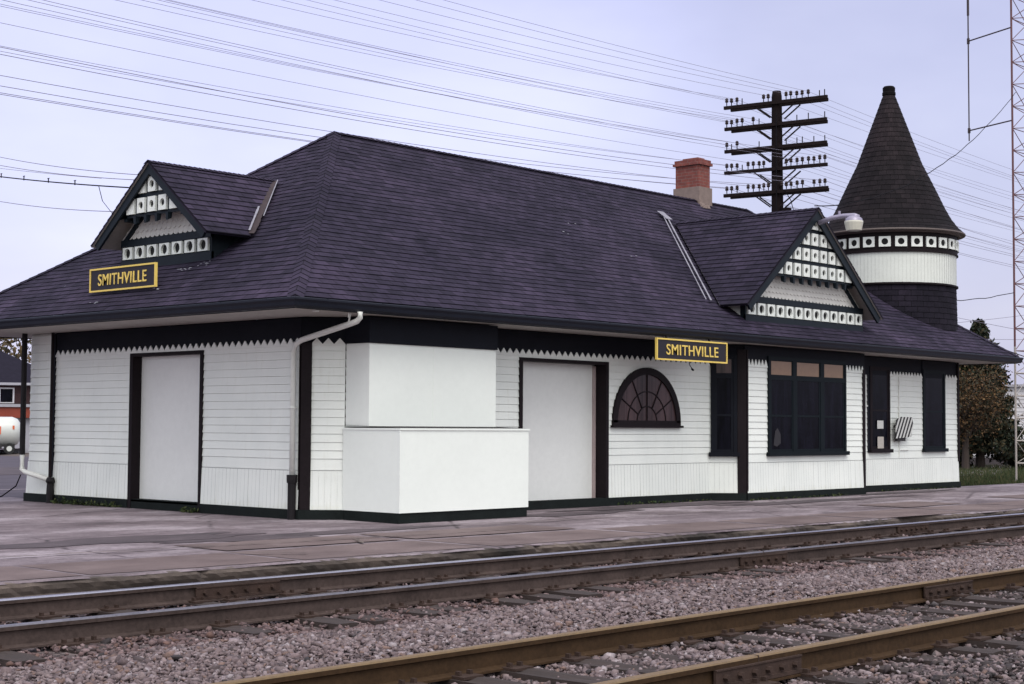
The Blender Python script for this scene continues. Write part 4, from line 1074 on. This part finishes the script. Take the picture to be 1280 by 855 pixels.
for k in range(nb):
    th = 2 * PI * (k + .35) / nb
    def PT(s, z, d, th=th):
        c, s_ = math.cos(th), math.sin(th); r = 1.596 + d
        return (TC[0] + r * c - s * s_, TC[1] + r * s_ + s * c, z)
    holed_plate(m, hl, PT, -.138, .138, 5.72, 5.965, .004, .035, .078)
m.build('pierced_tiles', [M['white'], M['black']], TU, fix=False)
m = MB(); nbd = 110
for k in range(nbd):
    t0, t1 = 2 * PI * k / nbd + .004, 2 * PI * (k + 1) / nbd - .004; g0 = t1 + .008
    q = lambda t, z, r=1.575: (TC[0] + r * math.cos(t), TC[1] + r * math.sin(t), z)
    m.poly([q(t0, 4.87), q(t1, 4.87), q(t1, 5.60), q(t0, 5.60)]); m.poly([q(t1, 4.87, 1.571), q(g0, 4.87, 1.571), q(g0, 5.60, 1.571), q(t1, 5.60, 1.571)])
m.build('drum', M['cream'], TU, fix=False)
m = MB(); m.lathe(TC, [(1.57, 4.885), (1.615, 4.87), (1.615, 4.835), (1.58, 4.82)], 64); m.build('drum_moulding', M['darkred'], TU, fix=False)
m = MB(); lathe_courses(m, [(1.60, 3.25), (1.565, 4.83)], 64, .135); m.build('shingled_drum_base', roof_mat('drum_shingles', (.012, .010, .017), (.008, .007, .012)), TU, fix=False)
m = MB()     # flashing scuffs where drum meets roof
for t in np.linspace(0, 1, 10):
    pass
# ------------------------------------------------------------------ signs
def sign(P, s0, s1, z0, z1, flip, lab, cat='station sign'):
    c = P((s0 + s1) / 2, z0, 0); T = empty('station_sign', c, lab, cat, 'station name signs')
    m = MB(); m.fbox(P, s0, s1, z0, z1, 0, .03); m.build('board', M['signback'], T)
    b = .022; e = .018
    m = MB(); m.fbox(P, s0 - .005, s1 + .005, z0 - .005, z0 + b, .0, .043); m.fbox(P, s0 - .005, s1 + .005, z1 - b, z1 + .005, .0, .043)
    m.fbox(P, s0 - .005, s0 + b, z0 + b, z1 - b, .0, .043); m.fbox(P, s1 - b, s1 + .005, z0 + b, z1 - b, .0, .043); m.build('border', M['yellow'], T)
    cu = bpy.data.curves.new('txt', 'FONT'); cu.body = 'SMITHVILLE'; cu.align_x = 'CENTER'; cu.size = 1; cu.offset = .006; cu.extrude = .008; cu.space_character = 1.08
    to = bpy.data.objects.new('txt', cu); COL.objects.link(to)
    dg_ = bpy.context.evaluated_depsgraph_get(); me = bpy.data.meshes.new_from_object(to.evaluated_get(dg_)); bpy.data.objects.remove(to)
    xs = [v.co.x for v in me.vertices]; ys = [v.co.y for v in me.vertices]
    W = (s1 - s0) * .735; H = (z1 - z0) * .50; w0, h0 = max(xs) - min(xs), max(ys) - min(ys); mx, my = (max(xs) + min(xs)) / 2, (max(ys) + min(ys)) / 2
    for v in me.vertices:
        s = (v.co.x - mx) / w0 * W * flip; z = (v.co.y - my) / h0 * H
        v.co = P((s0 + s1) / 2 + s, (z0 + z1) / 2 + z, .036 + v.co.z * .6)
    me.materials.clear(); me.materials.append(M['yellow']); me.name = 'lettering'
    o = bpy.data.objects.new('lettering', me); COL.objects.link(o); o.parent = T; o.matrix_parent_inverse = abs_mat(T).inverted()
    return T
bpy.context.view_layer.update()
PsR = lambda s, z, d: (s, 16.57 - d, z)
PsL = lambda s, z, d: (14.27 - d, s, z)
sR = sign(PsR, 21.80, 23.93, 2.60, 2.975, 1, 'yellow on black station name board hanging under the gutter on the long side', 'station sign')
m = MB(); m.bar((22.2, 16.6, 2.9), (22.2, 16.64, 3.05), .03); m.bar((23.5, 16.6, 2.9), (23.5, 16.64, 3.05), .03); m.build('bracket', M['iron'], sR)
m = MB(); m.tube([(22.9, 16.64, 2.62), (22.93, 16.66, 2.55), (23.05, 16.68, 2.47)], .008, 5); m.tube([(23.03, 16.68, 2.475), (23.08, 16.68, 2.45)], .018, 6); m.build('loose_wire', M['cable'], sR)
sL = sign(PsL, 20.60, 22.44, 3.57, 3.945, -1, 'yellow on black station name board propped on the end roof below the dormer', 'station sign')
m = MB(); m.bar((14.28, 21.0, 3.62), (14.55, 21.0, 3.74), .03); m.bar((14.28, 22.0, 3.62), (14.55, 22.0, 3.74), .03); m.build('bracket', M['iron'], sL)
# notices and striped panel
m = MB(); m.fbox(Plong, 31.22, 31.49, 1.42, 1.60, .046, .052); tag(m.build('paper_notice', M['paper']), 'upper pale bluish paper notice taped inside the narrow window beside the bay', 'notice')
m = MB(); m.fbox(Plong, 31.23, 31.50, .98, 1.24, .046, .052); tag(m.build('paper_notice', simple('cream_paper', (.46, .42, .38), .8)), 'lower cream paper notice taped inside the narrow window beside the bay', 'notice')
m = MB()
m.prism([(31.84, 17.44, 1.20), (31.90, 17.44, 1.62), (32.05, 17.44, 1.69), (32.62, 17.44, 1.685), (32.66, 17.44, 1.5), (32.55, 17.44, 1.235)], (0, .02, 0))
sp_ = m.build('striped_board', M['stripes']); tag(sp_, 'black and white diagonally striped board fixed to the white wall between two windows', 'warning board')
m = MB(); m.box(32.0, 32.1, 17.46, 17.59, 1.45, 1.5); m.box(32.35, 32.45, 17.46, 17.59, 1.45, 1.5); m.box(31.98, 32.35, 17.47, 17.55, 1.14, 1.22); m.build('bracket', M['chassis'], sp_)
m = MB(); m.box(32.24, 32.262, 17.565, 17.59, .78, 2.62); m.box(32.24, 32.66, 17.56, 17.58, .93, .945); m.build('cable_conduit', M['pipe'], ST)
m = MB(); m.box(30.70, 30.80, 17.54, 17.60, 1.90, 1.935); m.build('hinge_bracket', M['pipe'], ST)
# lamp on the dormer
LT = empty('flood_lamp', (27.63, 16.83, 5.6), 'grey bracket lamp with pale glass head fixed to the dormer peak', 'lamp')
m = MB(); m.tube([(27.66, 16.85, 5.60), (27.68, 16.55, 5.68), (27.7, 16.3, 5.70), (27.7, 16.05, 5.68), (27.7, 15.97, 5.64)], [.05, .05, .05, .06, .06], 10); m.build('arm', M['concrete_pot'], LT, smooth=True)
m = MB(); m.lathe((27.7, 16.07, 0), [(.0, 5.69), (.09, 5.68), (.165, 5.63), (.18, 5.575)], 16); m.build('hood', M['concrete_pot'], LT, smooth=True)
m = MB(); m.lathe((27.7, 16.07, 0), [(.185, 5.58), (.19, 5.55), (.155, 5.39), (.0, 5.38)], 16); m.build('lens', M['lampglass'], LT)
m = MB(); m.tube([(27.7, 16.4, 5.74), (27.7, 16.4, 5.81)], .028, 8); m.build('photocell', M['concrete_pot'], LT)

# ------------------------------------------------------------------ utility pole
PB = Vector((37.48, 24.17, 0)); 
UP = empty('utility_pole', PB, 'tall dark wooden telegraph pole with five insulator crossarms behind the roof', 'utility pole')
m = MB(); m.tube([(PB.x, PB.y, -.3), (PB.x, PB.y, 6), (PB.x - .03, PB.y, 10.8), (PB.x - .03, PB.y, 10.95)], [.19, .18, .145, .12], 14); m.build('pole', M['polewood'], UP, smooth=True)
ad_ = math.radians(100); AD = Vector((math.cos(ad_), math.sin(ad_), 0)); ND = Vector((math.sin(ad_), -math.cos(ad_), 0))
Dc = PB + ND * -.18
pins = [-1.48, -1.33, -1.16, -1.0, -.82, -.66, -.48, -.34, -.2, .2, .34, .48, .66, .82, 1.0, 1.16, 1.33, 1.48]
arms = [(10.60, 1.56), (9.98, 1.54), (9.33, 1.54), (8.71, 1.55), (8.06, 1.57)]
missing = {0: {2, 8, 12, 13, 11}, 1: {1, 2, 4, 6, 7, 8, 9, 10, 13}, 2: {1, 3, 6, 8, 9, 10, 12, 13, 14}, 3: {8, 9}, 4: {3, 14}}
bare = {0: {0, 1, 14}, 1: {0, 3, 5, 11}, 2: {0, 2, 4, 5, 7, 11, 16}, 3: {14}, 4: set()}
attach = []
for ai, (z, hl_) in enumerate(arms):
    m = MB(); c = Dc + Vector((0, 0, z)); m.bar(c - AD * hl_, c + AD * hl_, .08, .095)
    if ai != 3: m.bar(c - AD * (hl_ - .12) + Vector((0, 0, -.0)) + ND * .36, c + AD * (hl_ - .05) + ND * .36, .08, .095)
    arm = m.build('crossarm', M['armwood'], UP)
    for sg in (-1, 1):
        for nd in (.0, .36): m = MB(); m.bar(c + AD * sg * .62 + ND * nd + Vector((0, 0, -.06)), c + AD * sg * .14 + ND * nd + Vector((0, 0, -.42)), .03, .035); m.build('brace', M['armwood'], arm)
    for pi2, s in enumerate(pins):
        if pi2 in missing[ai]: continue
        p = c + AD * s + Vector((0, 0, .06)); m = MB(); jz = random.uniform(-.01, .015)
        m.tube([p, p + Vector((0, 0, .15 + jz))], .016, 6)
        if pi2 not in bare[ai]:
            q = p + Vector((0, 0, .09 + jz)); 
            m.lathe(q, [(.0, 0), (.045, 0), (.05, .03), (.038, .055), (.05, .075), (.038, .11), (.0, .13)], 8, 1)
            attach.append((ai, pi2, q + Vector((0, 0, .06))))
        m.build('insulator', [M['armwood'], M['insul']], arm)
m = MB(); m.tube([Dc + Vector((0, -.3, 8.1)), Dc + Vector((.1, -.45, 7.8)), Dc + Vector((.15, -.6, 7.2)), Dc + Vector((.2, -1.3, 6.9))], .012, 5)
m.tube([PB + Vector((-.22, -.1, 7.4)), PB + Vector((-.24, -.12, 10.3))], .015, 5); m.build('cable_riser', M['cable'], UP)
m = MB(); m.bar((37.48, 23.9, 6.6), (37.48, 23.9, 7.6), .2, .25); m.bar((37.3, 24.0, 6.9), (37.7, 23.6, 7.45), .1, .1); m.build('pole_stub', M['polewood'], UP)

def wire(name, pts, r, mat, lab, cat, group=None, n=4):
    m = MB(); m.tube(pts, r, n); return tag(m.build(name, mat, smooth=False, fix=False), lab, cat, group)
def sagline(a, b, sag, n=24, wig=0):
    a, b = Vector(a), Vector(b); outp = []
    for k in range(n + 1):
        t = k / n; p = a.lerp(b, t); p.z -= sag * 4 * t * (1 - t)
        if wig: p.z += random.uniform(-wig, wig)
        outp.append(p)
    return outp
armname = {0: 'topmost', 1: 'second highest', 2: 'middle', 3: 'second lowest', 4: 'lowest'}
rw = random.Random(11)
for ai, pi2, q in attach:
    if (ai, pi2) in ((0, 4), (0, 6), (0, 10)): continue
    if ai in (3, 4) and pi2 in (1, 2, 4, 6, 7, 8, 10, 11, 13, 15): continue
    dz = rw.uniform(-.05, .05); s1_ = .55 + rw.uniform(-.18, .28) + (.35 if ai == 4 else .15 * (ai == 3))
    a = q; left = Vector((-14, q.y + .1 * (pi2 - 8), q.z + .2 + dz)); right = Vector((92, q.y - .1, q.z + rw.uniform(-.1, .2)))
    pts = sagline(left, a, s1_, 30)[:-1] + sagline(a, right, .8 + rw.uniform(-.15, .3), 24)
    wire('overhead_wire', pts, .0045 if ai != 4 else .006, M['wire'], 'thin overhead wire strung through the %s crossarm of the telegraph pole' % armname[ai], 'wire', 'telegraph wires on the %s crossarm' % armname[ai])
# cables near the roof
SVC = wire('service_cable', sagline((14.68, 22.05, 5.32), (17.0, 33.0, 7.12), .05, 20), .011, M['cable'], 'thick lashed cable with drop clips reaching the end dormer', 'cable')
cc = MB()
P0 = sagline((14.68, 22.05, 5.32), (17.0, 33.0, 7.12), .05, 40)
wire('service_wire', sagline((14.66, 21.75, 5.5), (17.0, 32.0, 7.45), .08), .006, M['wire'], 'upper of two thin wires reaching the peak of the end dormer', 'wire')
wire('service_wire', sagline((14.66, 21.8, 5.42), (17.0, 32.0, 7.25), .08), .006, M['wire'], 'lower of two thin wires reaching the peak of the end dormer', 'wire')
wire('service_wire', sagline((14.66, 22.4, 4.95), (17.0, 32.0, 6.45), .08), .006, M['wire'], 'lone low wire reaching the left slope of the end dormer', 'wire')
wire('drop_wire', [(14.85, 23.2, 5.48), (14.8, 23.0, 5.2), (14.7, 22.6, 4.98), (14.64, 22.4, 4.9)], .007, M['cable'], 'slack black drop wire hanging beside the end dormer', 'wire')
for k in range(9, 40, 5): 
    m = MB(); p = P0[k]; m.bar(p + Vector((0, 0, -.02)), p + Vector((0, 0, .06)), .015); m.bar(p + Vector((-.01, -.05, .06)), p + Vector((.01, .05, .065)), .01, .012); m.build('cable_clip', M['cable'], SVC)
wire('service_wire', sagline((14.9, 23.2, 5.62), (17.0, 33.0, 7.3), .03, 12), .004, M['wire'], 'fine messenger wire just above the thick service cable', 'wire')

# ------------------------------------------------------------------ radio mast
RB = Vector((40.93, 18.78, 0)); 
RM = empty('radio_mast', RB, 'tall red and white lattice radio mast at the right edge of the view', 'radio mast')
# triangular section, face width .95
dirr = Vector((math.cos(math.radians(-61)), math.sin(math.radians(-61)), 0)); L0 = Vector((RB.x, RB.y, 0)); L1 = L0 + dirr * .95
mid = (L0 + L1) / 2; L2 = mid + Vector((-dirr.y, dirr.x, 0)) * .82
HT = 24; rung = .615
def mastmat(z): return 1 if (z < 3.2 or 16.5 < z < 20) else 0
for L in (L0, L1, L2):
    m = MB(); 
    for z in np.arange(0, HT, rung): m.tube([L + Vector((0, 0, z)), L + Vector((0, 0, z + rung))], .03, 8, mastmat(z), cap=False)
    m.build('mast_leg', [M['radio_red'], M['radio_white']], RM)
m = MB()
for k, z in enumerate(np.arange(.5, HT, rung)):
    for a, b in ((L0, L1), (L1, L2), (L2, L0)):
        mi = mastmat(z); m.tube([a + Vector((0, 0, z)), b + Vector((0, 0, z))], .012 if z > 3 else .02, 5, mi, cap=False)
        if k % 2: a, b = b, a
        m.tube([a + Vector((0, 0, z)), b + Vector((0, 0, z + rung))], .011, 5, mi, cap=False)
m.build('lattice_bracing', [M['radio_red'], M['radio_white']], RM)
m = MB(); m.box(RB.x - .3, RB.x + 1.2, RB.y - 1.1, RB.y + .5, -.3, -.0); m.build('mast_footing', M['slabedge'], RM)
aa = math.radians(64.5); AV = Vector((math.cos(aa), math.sin(aa), 0)) * 1.85
AN = empty('side_antenna', L0 + AV + Vector((0, 0, 10)), 'slender vertical whip aerial held out from the mast on two arms', 'antenna')
p1, p2 = L0 + Vector((0, 0, 12.55)), L0 + Vector((0, 0, 9.95)); e1, e2 = p1 + AV + Vector((0, 0, .03)), p2 + AV + Vector((0, 0, .03))
m = MB(); m.tube([p1, e1], .02, 6); m.build('support_arm', M['antenna'], AN)
m = MB(); m.tube([p2, e2], .02, 6); m.build('support_arm', M['antenna'], AN)
m = MB(); m.tube([e2 + Vector((0, 0, -.3)), e2 + Vector((0, 0, 3.0)), e2 + Vector((0, 0, 4.0))], [.02, .022, .022], 6); m.tube([e2 + Vector((0, 0, 3.35)), e2 + Vector((0, 0, 4.1))], .038, 6); m.tube([e2 + Vector((0, 0, 4.1)), e2 + Vector((0, 0, 6.5))], .01, 5)
m.tube([e1 + Vector((0, 0, -.08)), e1 + Vector((0, 0, .08))], .045, 6); m.tube([e2 + Vector((0, 0, -.07)), e2 + Vector((0, 0, .07))], .045, 6); m.build('whip', M['antenna'], AN)
wire('mast_cable', sagline(L0 + Vector((0, -.1, 10.7)), (27.66, 16.95, 5.95), .75, 30, .015), .011, M['cable'], 'wavy dark cable from the radio mast past the cone roof to the dormer lamp', 'cable')
wire('mast_cable', sagline(L0 + Vector((0, 0, 5.18)), (36.15, 19.2, 4.72), .12, 16, .012), .010, M['cable'], 'dark wavy cable from the mast to the side of the turret drum', 'cable')
wire('mast_cable', [(36.1, 18.7, 4.18)] + sagline((36.15, 18.6, 4.15), (44.0, 18.4, 3.1), .12, 16)[1:], .012, M['cable'], 'dark cable sloping down from the turret base past the spruce', 'cable')
wire('distant_wire', sagline((36.1, 19.9, 4.65), (52, 20.0, 4.2), .1, 12), .006, M['wire'], 'thin wire sloping down right from the turret drum', 'wire')
wire('distant_wire', sagline((36.1, 19.9, 4.0), (56, 22.5, 6.0), .1, 12), .006, M['wire'], 'thin wire rising right from behind the turret base', 'wire')
wire('distant_wire', sagline((36.6, 21, 3.95), (70, 30, 5.6), .1, 12), .008, M['wire'], 'faint level wire seen above the right hand eave', 'wire')
# ------------------------------------------------------------------ trees and plants
def leaves(name, pts, size, cols, parent, asp=1.0, flat=0):
    n = len(pts); pts = np.asarray(pts); sz = size * rng.uniform(.6, 1.4, n)
    a = rng.normal(size=(n, 3)); a /= np.linalg.norm(a, axis=1)[:, None]; b = rng.normal(size=(n, 3)); b -= (a * b).sum(1)[:, None] * a; b /= np.linalg.norm(b, axis=1)[:, None]
    V = np.stack([pts - a * sz[:, None] * .5, pts + b * sz[:, None] * .32 * asp, pts + a * sz[:, None] * .6, pts - b * sz[:, None] * .32 * asp], 1)
    F = np.arange(n * 4).reshape(n, 4); cols = np.asarray(cols); k = rng.integers(0, len(cols), n)
    col = cols[k] * rng.uniform(.65, 1.4, (n, 1)); tint = np.concatenate([col, np.ones((n, 1))], 1)
    return numpy_mesh(name, V.reshape(-1, 3), F, M['leaf'], tint, parent)
def spruce(x, y, h, r, lab, cols, zlow=.08, dens=1.0, seed=1):
    T = empty('spruce_tree', (x, y, -.05), lab, 'tree', 'trees beyond the right end of the platform'); rr = np.random.default_rng(seed)
    m = MB(); m.tube([(x, y, -.2), (x + .03, y, h * .5), (x, y, h * .97)], [r * .075 + .05, .07, .015], 8)
    pts = []
    nb_ = int(170 * dens)
    for k in range(nb_):
        f = zlow + (1 - zlow) * (k / nb_) ** .85; z = h * f; L = r * (1 - f) ** .8 * rr.uniform(.65, 1.12) + .05; th = k * 2.4 + rr.uniform(-.4, .4)
        e = Vector((x + L * math.cos(th), y + L * math.sin(th), z - L * rr.uniform(.15, .4))); m.tube([(x, y, z), e], [.02, .006], 4)
        nl = int(26 + 110 * L)
        t = rr.uniform(.15, 1.05, nl)[:, None]; P_ = np.array([x, y, z]) * (1 - t) + np.array(e) * t
        sp_w = .06 + .16 * L * t * (1.1 - t) * 2; P_ = P_ + rr.normal(size=(nl, 3)) * sp_w * [1, 1, .55] - [0, 0, .05]; pts.append(P_)
    m.build('trunk', M['bark'], T); leaves('crown', np.concatenate(pts), .15, cols, T)
spruce(54.3, 26.3, 5.5, 2.0, 'dark spruce with a pointed top behind the right eave', [(.024, .032, .018), (.014, .020, .014), (.055, .045, .024)], .14, 1.15, 3)
def broadleaf(x, y, h, r, z0, lab, cols, n, leaf, seed, clumps=30, group=None, name='autumn_tree', cat='tree'):
    T = empty(name, (x, y, -.1), lab, cat, group); rr = np.random.default_rng(seed); m = MB()
    m.tube([(x, y, -.3), (x + .05, y, z0), (x - .05, y + .05, h * .7)], [r * .09 + .03, r * .06 + .02, .03], 8); pts = []
    for k in range(clumps):
        v = rr.normal(size=3); v /= np.linalg.norm(v); q = rr.uniform(.35, 1) ** .5
        c = np.array([x + v[0] * r * q, y + v[1] * r * q, z0 + (h - z0) * .5 + v[2] * (h - z0) * .5 * q])
        m.tube([(x, y, z0 + (h - z0) * .15), tuple((np.array([x, y, z0]) + c) / 2 + rr.normal(size=3) * .08 * r), tuple(c)], [.05 * r, .03 * r, .006 * r + .004], 5)
        pts.append(c + rr.normal(size=(n // clumps, 3)) * r * .2 * rr.uniform(.7, 1.3))
    m.build('trunk', M['bark'], T); leaves('crown', np.concatenate(pts), leaf, cols, T)
broadleaf(52.0, 25.75, 3.75, 1.45, 1.1, 'rusty brown autumn tree in front of the dark spruce', [(.10, .055, .028), (.065, .040, .022), (.03, .026, .016), (.13, .075, .033), (.025, .026, .015)], 9500, .085, 5, 44, 'trees beyond the right end of the platform')
broadleaf(53.8, 27.6, 3.9, .95, 1.4, 'yellowish green small tree touching the station corner', [(.09, .09, .03), (.06, .06, .022)], 2600, .12, 8, 20, 'trees beyond the right end of the platform')
broadleaf(55.9, 25.6, .95, .5, .1, 'low dark bush at the foot of the spruce', [(.02, .024, .014), (.035, .03, .018)], 3600, .11, 6, 20, 'trees beyond the right end of the platform', 'bush', 'bush')
broadleaf(54.7, 27.4, .9, .5, .1, 'low dark bush half hidden behind the autumn tree', [(.02, .024, .014), (.035, .03, .018)], 3600, .11, 16, 20, 'trees beyond the right end of the platform', 'bush', 'bush')
broadleaf(57.4, 105, 8.6, 4.2, 2.5, 'thinning brown autumn tree above the brick house at the left edge', [(.10, .065, .035), (.07, .05, .03), (.13, .09, .045), (.05, .045, .025)], 2600, .34, 9, 46)
broadleaf(50.4, 108, 8.0, 3.4, 2.2, 'second thinning tree partly outside the left edge', [(.09, .06, .035), (.06, .05, .03)], 2200, .34, 10, 36)
# far tree band, mostly hidden
def grass_field():
    n = 60000; X = rng.uniform(35.7, 62, n); Y = 18.02 + rng.uniform(0, 1, n) * (X - 30) * .8
    h = rng.uniform(.04, .12, n); th = rng.uniform(0, 2 * PI, n); w_ = .012
    dx, dy = np.cos(th) * w_, np.sin(th) * w_; lx, ly = rng.normal(0, .03, n), rng.normal(0, .03, n)
    V = np.stack([np.stack([X - dx, Y - dy, np.full(n, -.04)], 1), np.stack([X + dx, Y + dy, np.full(n, -.04)], 1), np.stack([X + lx, Y + ly, h], 1)], 1)
    F = np.arange(n * 3).reshape(n, 3); cols = np.array([(.032, .05, .015), (.045, .055, .02), (.024, .038, .013), (.08, .07, .032)]); k = rng.integers(0, 4, n)
    o = numpy_mesh('grass', V.reshape(-1, 3), F, M['leaf'], np.concatenate([cols[k], np.ones((n, 1))], 1)); tag(o, 'green grass growing beyond the end of the platform', 'grass', kind='stuff')
grass_field()
def tufts():
    pts = []
    for (x0, y0, x1, y1, n, s) in ((14.98, 22.6, 14.94, 24.6, 300, .035), (14.97, 20.5, 14.97, 20.8, 90, .035), (25.4, 17.0, 29, 17.02, 110, .015), (22, 17.5, 24.8, 17.5, 90, .02), (31, 17.48, 35, 17.48, 60, .02)):
        t = rng.uniform(0, 1, n); pts.append(np.stack([x0 + (x1 - x0) * t + rng.normal(0, .03, n), y0 + (y1 - y0) * t + rng.normal(0, .03, n), .03 + np.abs(rng.normal(0, s, n))], 1))
    o = leaves('weeds', np.concatenate(pts), .05, [(.025, .04, .012), (.05, .06, .02), (.018, .028, .01)], None)
    tag(o, 'small green weeds along the foot of the station walls', 'weeds', kind='stuff')
tufts()
# ------------------------------------------------------------------ background buildings
BH = empty('brick_house', (46, 92, 0), 'dark red brick house with dark hipped roof far beyond the yard at left', 'house')
ux, uy = .87, -.5     # facade direction seen square-on
fa = Vector((ux, uy, 0)); fn = Vector((-.5, -.87, 0)); O = Vector((50.6, 86.6, 0))
Ph = lambda s, z, d: tuple(O + fa * s + fn * d + Vector((0, 0, z)))
m = MB(); m.fbox(Ph, -14, 2.2, -.3, 3.9, -8, 0); m.build('wall', M['brickfar'], BH)
m = MB(); m.poly([Ph(-14.6, 3.9, .5), Ph(2.8, 3.9, .5), Ph(-1.5, 6.0, -3.8), Ph(-10, 6.0, -3.8)]); m.poly([Ph(2.8, 3.9, .5), Ph(2.8, 3.9, -8.4), Ph(-1.5, 6.0, -3.8)]); m.poly([Ph(-14.6, 3.9, .5), Ph(-14.6, 3.9, -8.4), Ph(-10, 6.0, -3.8)]); m.poly([Ph(-14.6, 3.9, -8.4), Ph(2.8, 3.9, -8.4), Ph(-1.5, 6.0, -3.8), Ph(-10, 6.0, -3.8)]); m.fbox(Ph, -14.6, 2.8, 3.75, 3.9, -8.4, .5, 1)
m.build('roof', [M['farroof'], M['greywall']], BH)
for s in (-5, -1.55, .55):
    m = MB(); m.fbox(Ph, s, s + .9, 2.65, 3.6, 0, .06); f_ = m.build('window', M['farwhite'], BH); m = MB(); m.fbox(Ph, s + .1, s + .8, 2.72, 3.52, .061, .07); m.build('pane', M['glass'], f_)
GA = empty('garage', (47, 88, 0), 'low grey garage with a wide orange red fascia in front of the brick house', 'garage')
m = MB(); m.fbox(Ph, -14, 1.2, -.3, 1.75, .6, 4.2); m.build('wall', M['greywall'], GA)
m = MB(); m.fbox(Ph, -14.3, 1.5, 1.75, 2.38, .5, 4.5); m.build('fascia', M['fasciaorange'], GA)
m = MB(); m.fbox(Ph, -14.4, 1.6, 2.38, 2.55, .4, 4.6); m.build('flat_roof', M['greywall'], GA)
m = MB(); m.fbox(Ph, -3.1, -2.15, -.1, 1.55, 4.2, 4.24); m.build('door', M['black'], GA)
# tanker
TK = empty('tanker_truck', (38.5, 69.6, 0), 'white propane tanker with an orange panel standing in the yard at the left edge', 'tanker')
TO = Vector((40.15, 69.0, 0)); Pt = lambda s, z, d: tuple(TO + fa * s + fn * d + Vector((0, 0, z)))
m = MB(); cz, rr_ = 1.02, .72
m.tube([Pt(-6.2, cz, 0), Pt(-6.05, cz, 0), Pt(-5.9, cz, 0), Pt(-.45, cz, 0), Pt(-.2, cz, 0), Pt(-.06, cz, 0), Pt(0, cz, 0)], [.2, .5, rr_, rr_, rr_ * .86, rr_ * .55, .1], 24); m.build('tank', M['tank'], TK, smooth=True)
m = MB(); m.fbox(Pt, -2.6, -.95, cz - .12, cz + .26, rr_ - .05, rr_ + .02); m.build('orange_panel', M['orange'], TK)
m = MB(); m.fbox(Pt, -2.3, -1.2, cz + .02, cz + .12, rr_ + .021, rr_ + .025); m.build('panel_stripe', M['tank'], TK)
m = MB(); m.fbox(Pt, -.42, -.33, cz + .12, cz + .3, rr_ - .06, rr_ - .02); m.build('warning_placard', M['orange'], TK)
m = MB(); m.fbox(Pt, -6.5, -.3, .30, .42, -.5, .5); m.fbox(Pt, -1.4, -.9, .2, .38, -.6, .66); m.build('chassis', M['chassis'], TK)
m = MB(); m.tube([Pt(-1.7, cz + rr_ - .03, 0), Pt(-1.7, cz + rr_ + .12, 0)], .22, 10); m.tube([Pt(-2.5, cz + rr_ + .02, .1), Pt(-1.1, cz + rr_ + .1, .1)], .03, 5); m.build('hatch', simple('brass_hatch', (.3, .22, .15), .5), TK)
for s in (-.55, -1.85, -4.6):
    for d in (.42, -.7):
        m = MB(); m.tube([Pt(s, .21, d), Pt(s, .21, d + .22)], .26, 16); wv = m.build('wheel', M['tyre'], TK); m = MB(); m.tube([Pt(s, .21, d - .01), Pt(s, .21, d + .235)], .13, 12); m.build('rim', M['tank'], wv)
m = MB(); m.fbox(Pt, -8.6, -6.6, .3, 1.9, -.8, .8); m.build('cab', M['tank'], TK)
# white house at right
WH = empty('white_house', (75, 33, 0), 'long white sided building behind the mast at the right edge', 'building')
O2 = Vector((71.9, 35.3, 0)); g1 = Vector((.47, -.883, 0)); g2 = Vector((-.883, -.47, 0)); Pw = lambda s, z, d: tuple(O2 + g1 * s + g2 * d + Vector((0, 0, z)))
m = MB(); m.fbox(Pw, -1.6, 14, -.1, 3.5, -7, 0)
for z in np.arange(0.1, 3.45, .2): m.poly([Pw(-1.6, z, .03), Pw(14, z, .03), Pw(14, z + .19, .006), Pw(-1.6, z + .19, .006)]); m.poly([Pw(-1.6, z, .03), Pw(14, z, .03), Pw(14, z, .0), Pw(-1.6, z, .0)])
m.build('wall', M['farwhite'], WH, fix=False)
m = MB(); m.fbox(Pw, -1.8, 14.2, 3.5, 3.62, -7.2, .2); m.build('flat_roof', M['greywall'], WH)
BF = empty('board_fence', (57, 28, 0), 'low dark board fence behind the spruce at the right', 'fence')
O3 = Vector((56.6, 30.2, 0)); Pf = lambda s, z, d: tuple(O3 + g1 * s + g2 * d + Vector((0, 0, z)))
m = MB(); m.fbox(Pf, -3, 3.6, -.1, .32, -.04, 0)
m.build('boards', M['hedge'], BF)
for s in np.arange(-3, 3.7, 1.1): m = MB(); m.fbox(Pf, s, s + .09, -.1, .37, .0, .07); m.build('post', M['hedge'], BF)
# ground cable at far left corner
wire('ground_cable', [(14.84, 25.5, .5), (14.75, 25.5, .3), (14.6, 25.7, .12), (14.4, 25.9, .03), (13.6, 26.1, .025)], .012, M['cable'], 'thin black cable trailing to the ground from the far left corner of the station', 'cable')
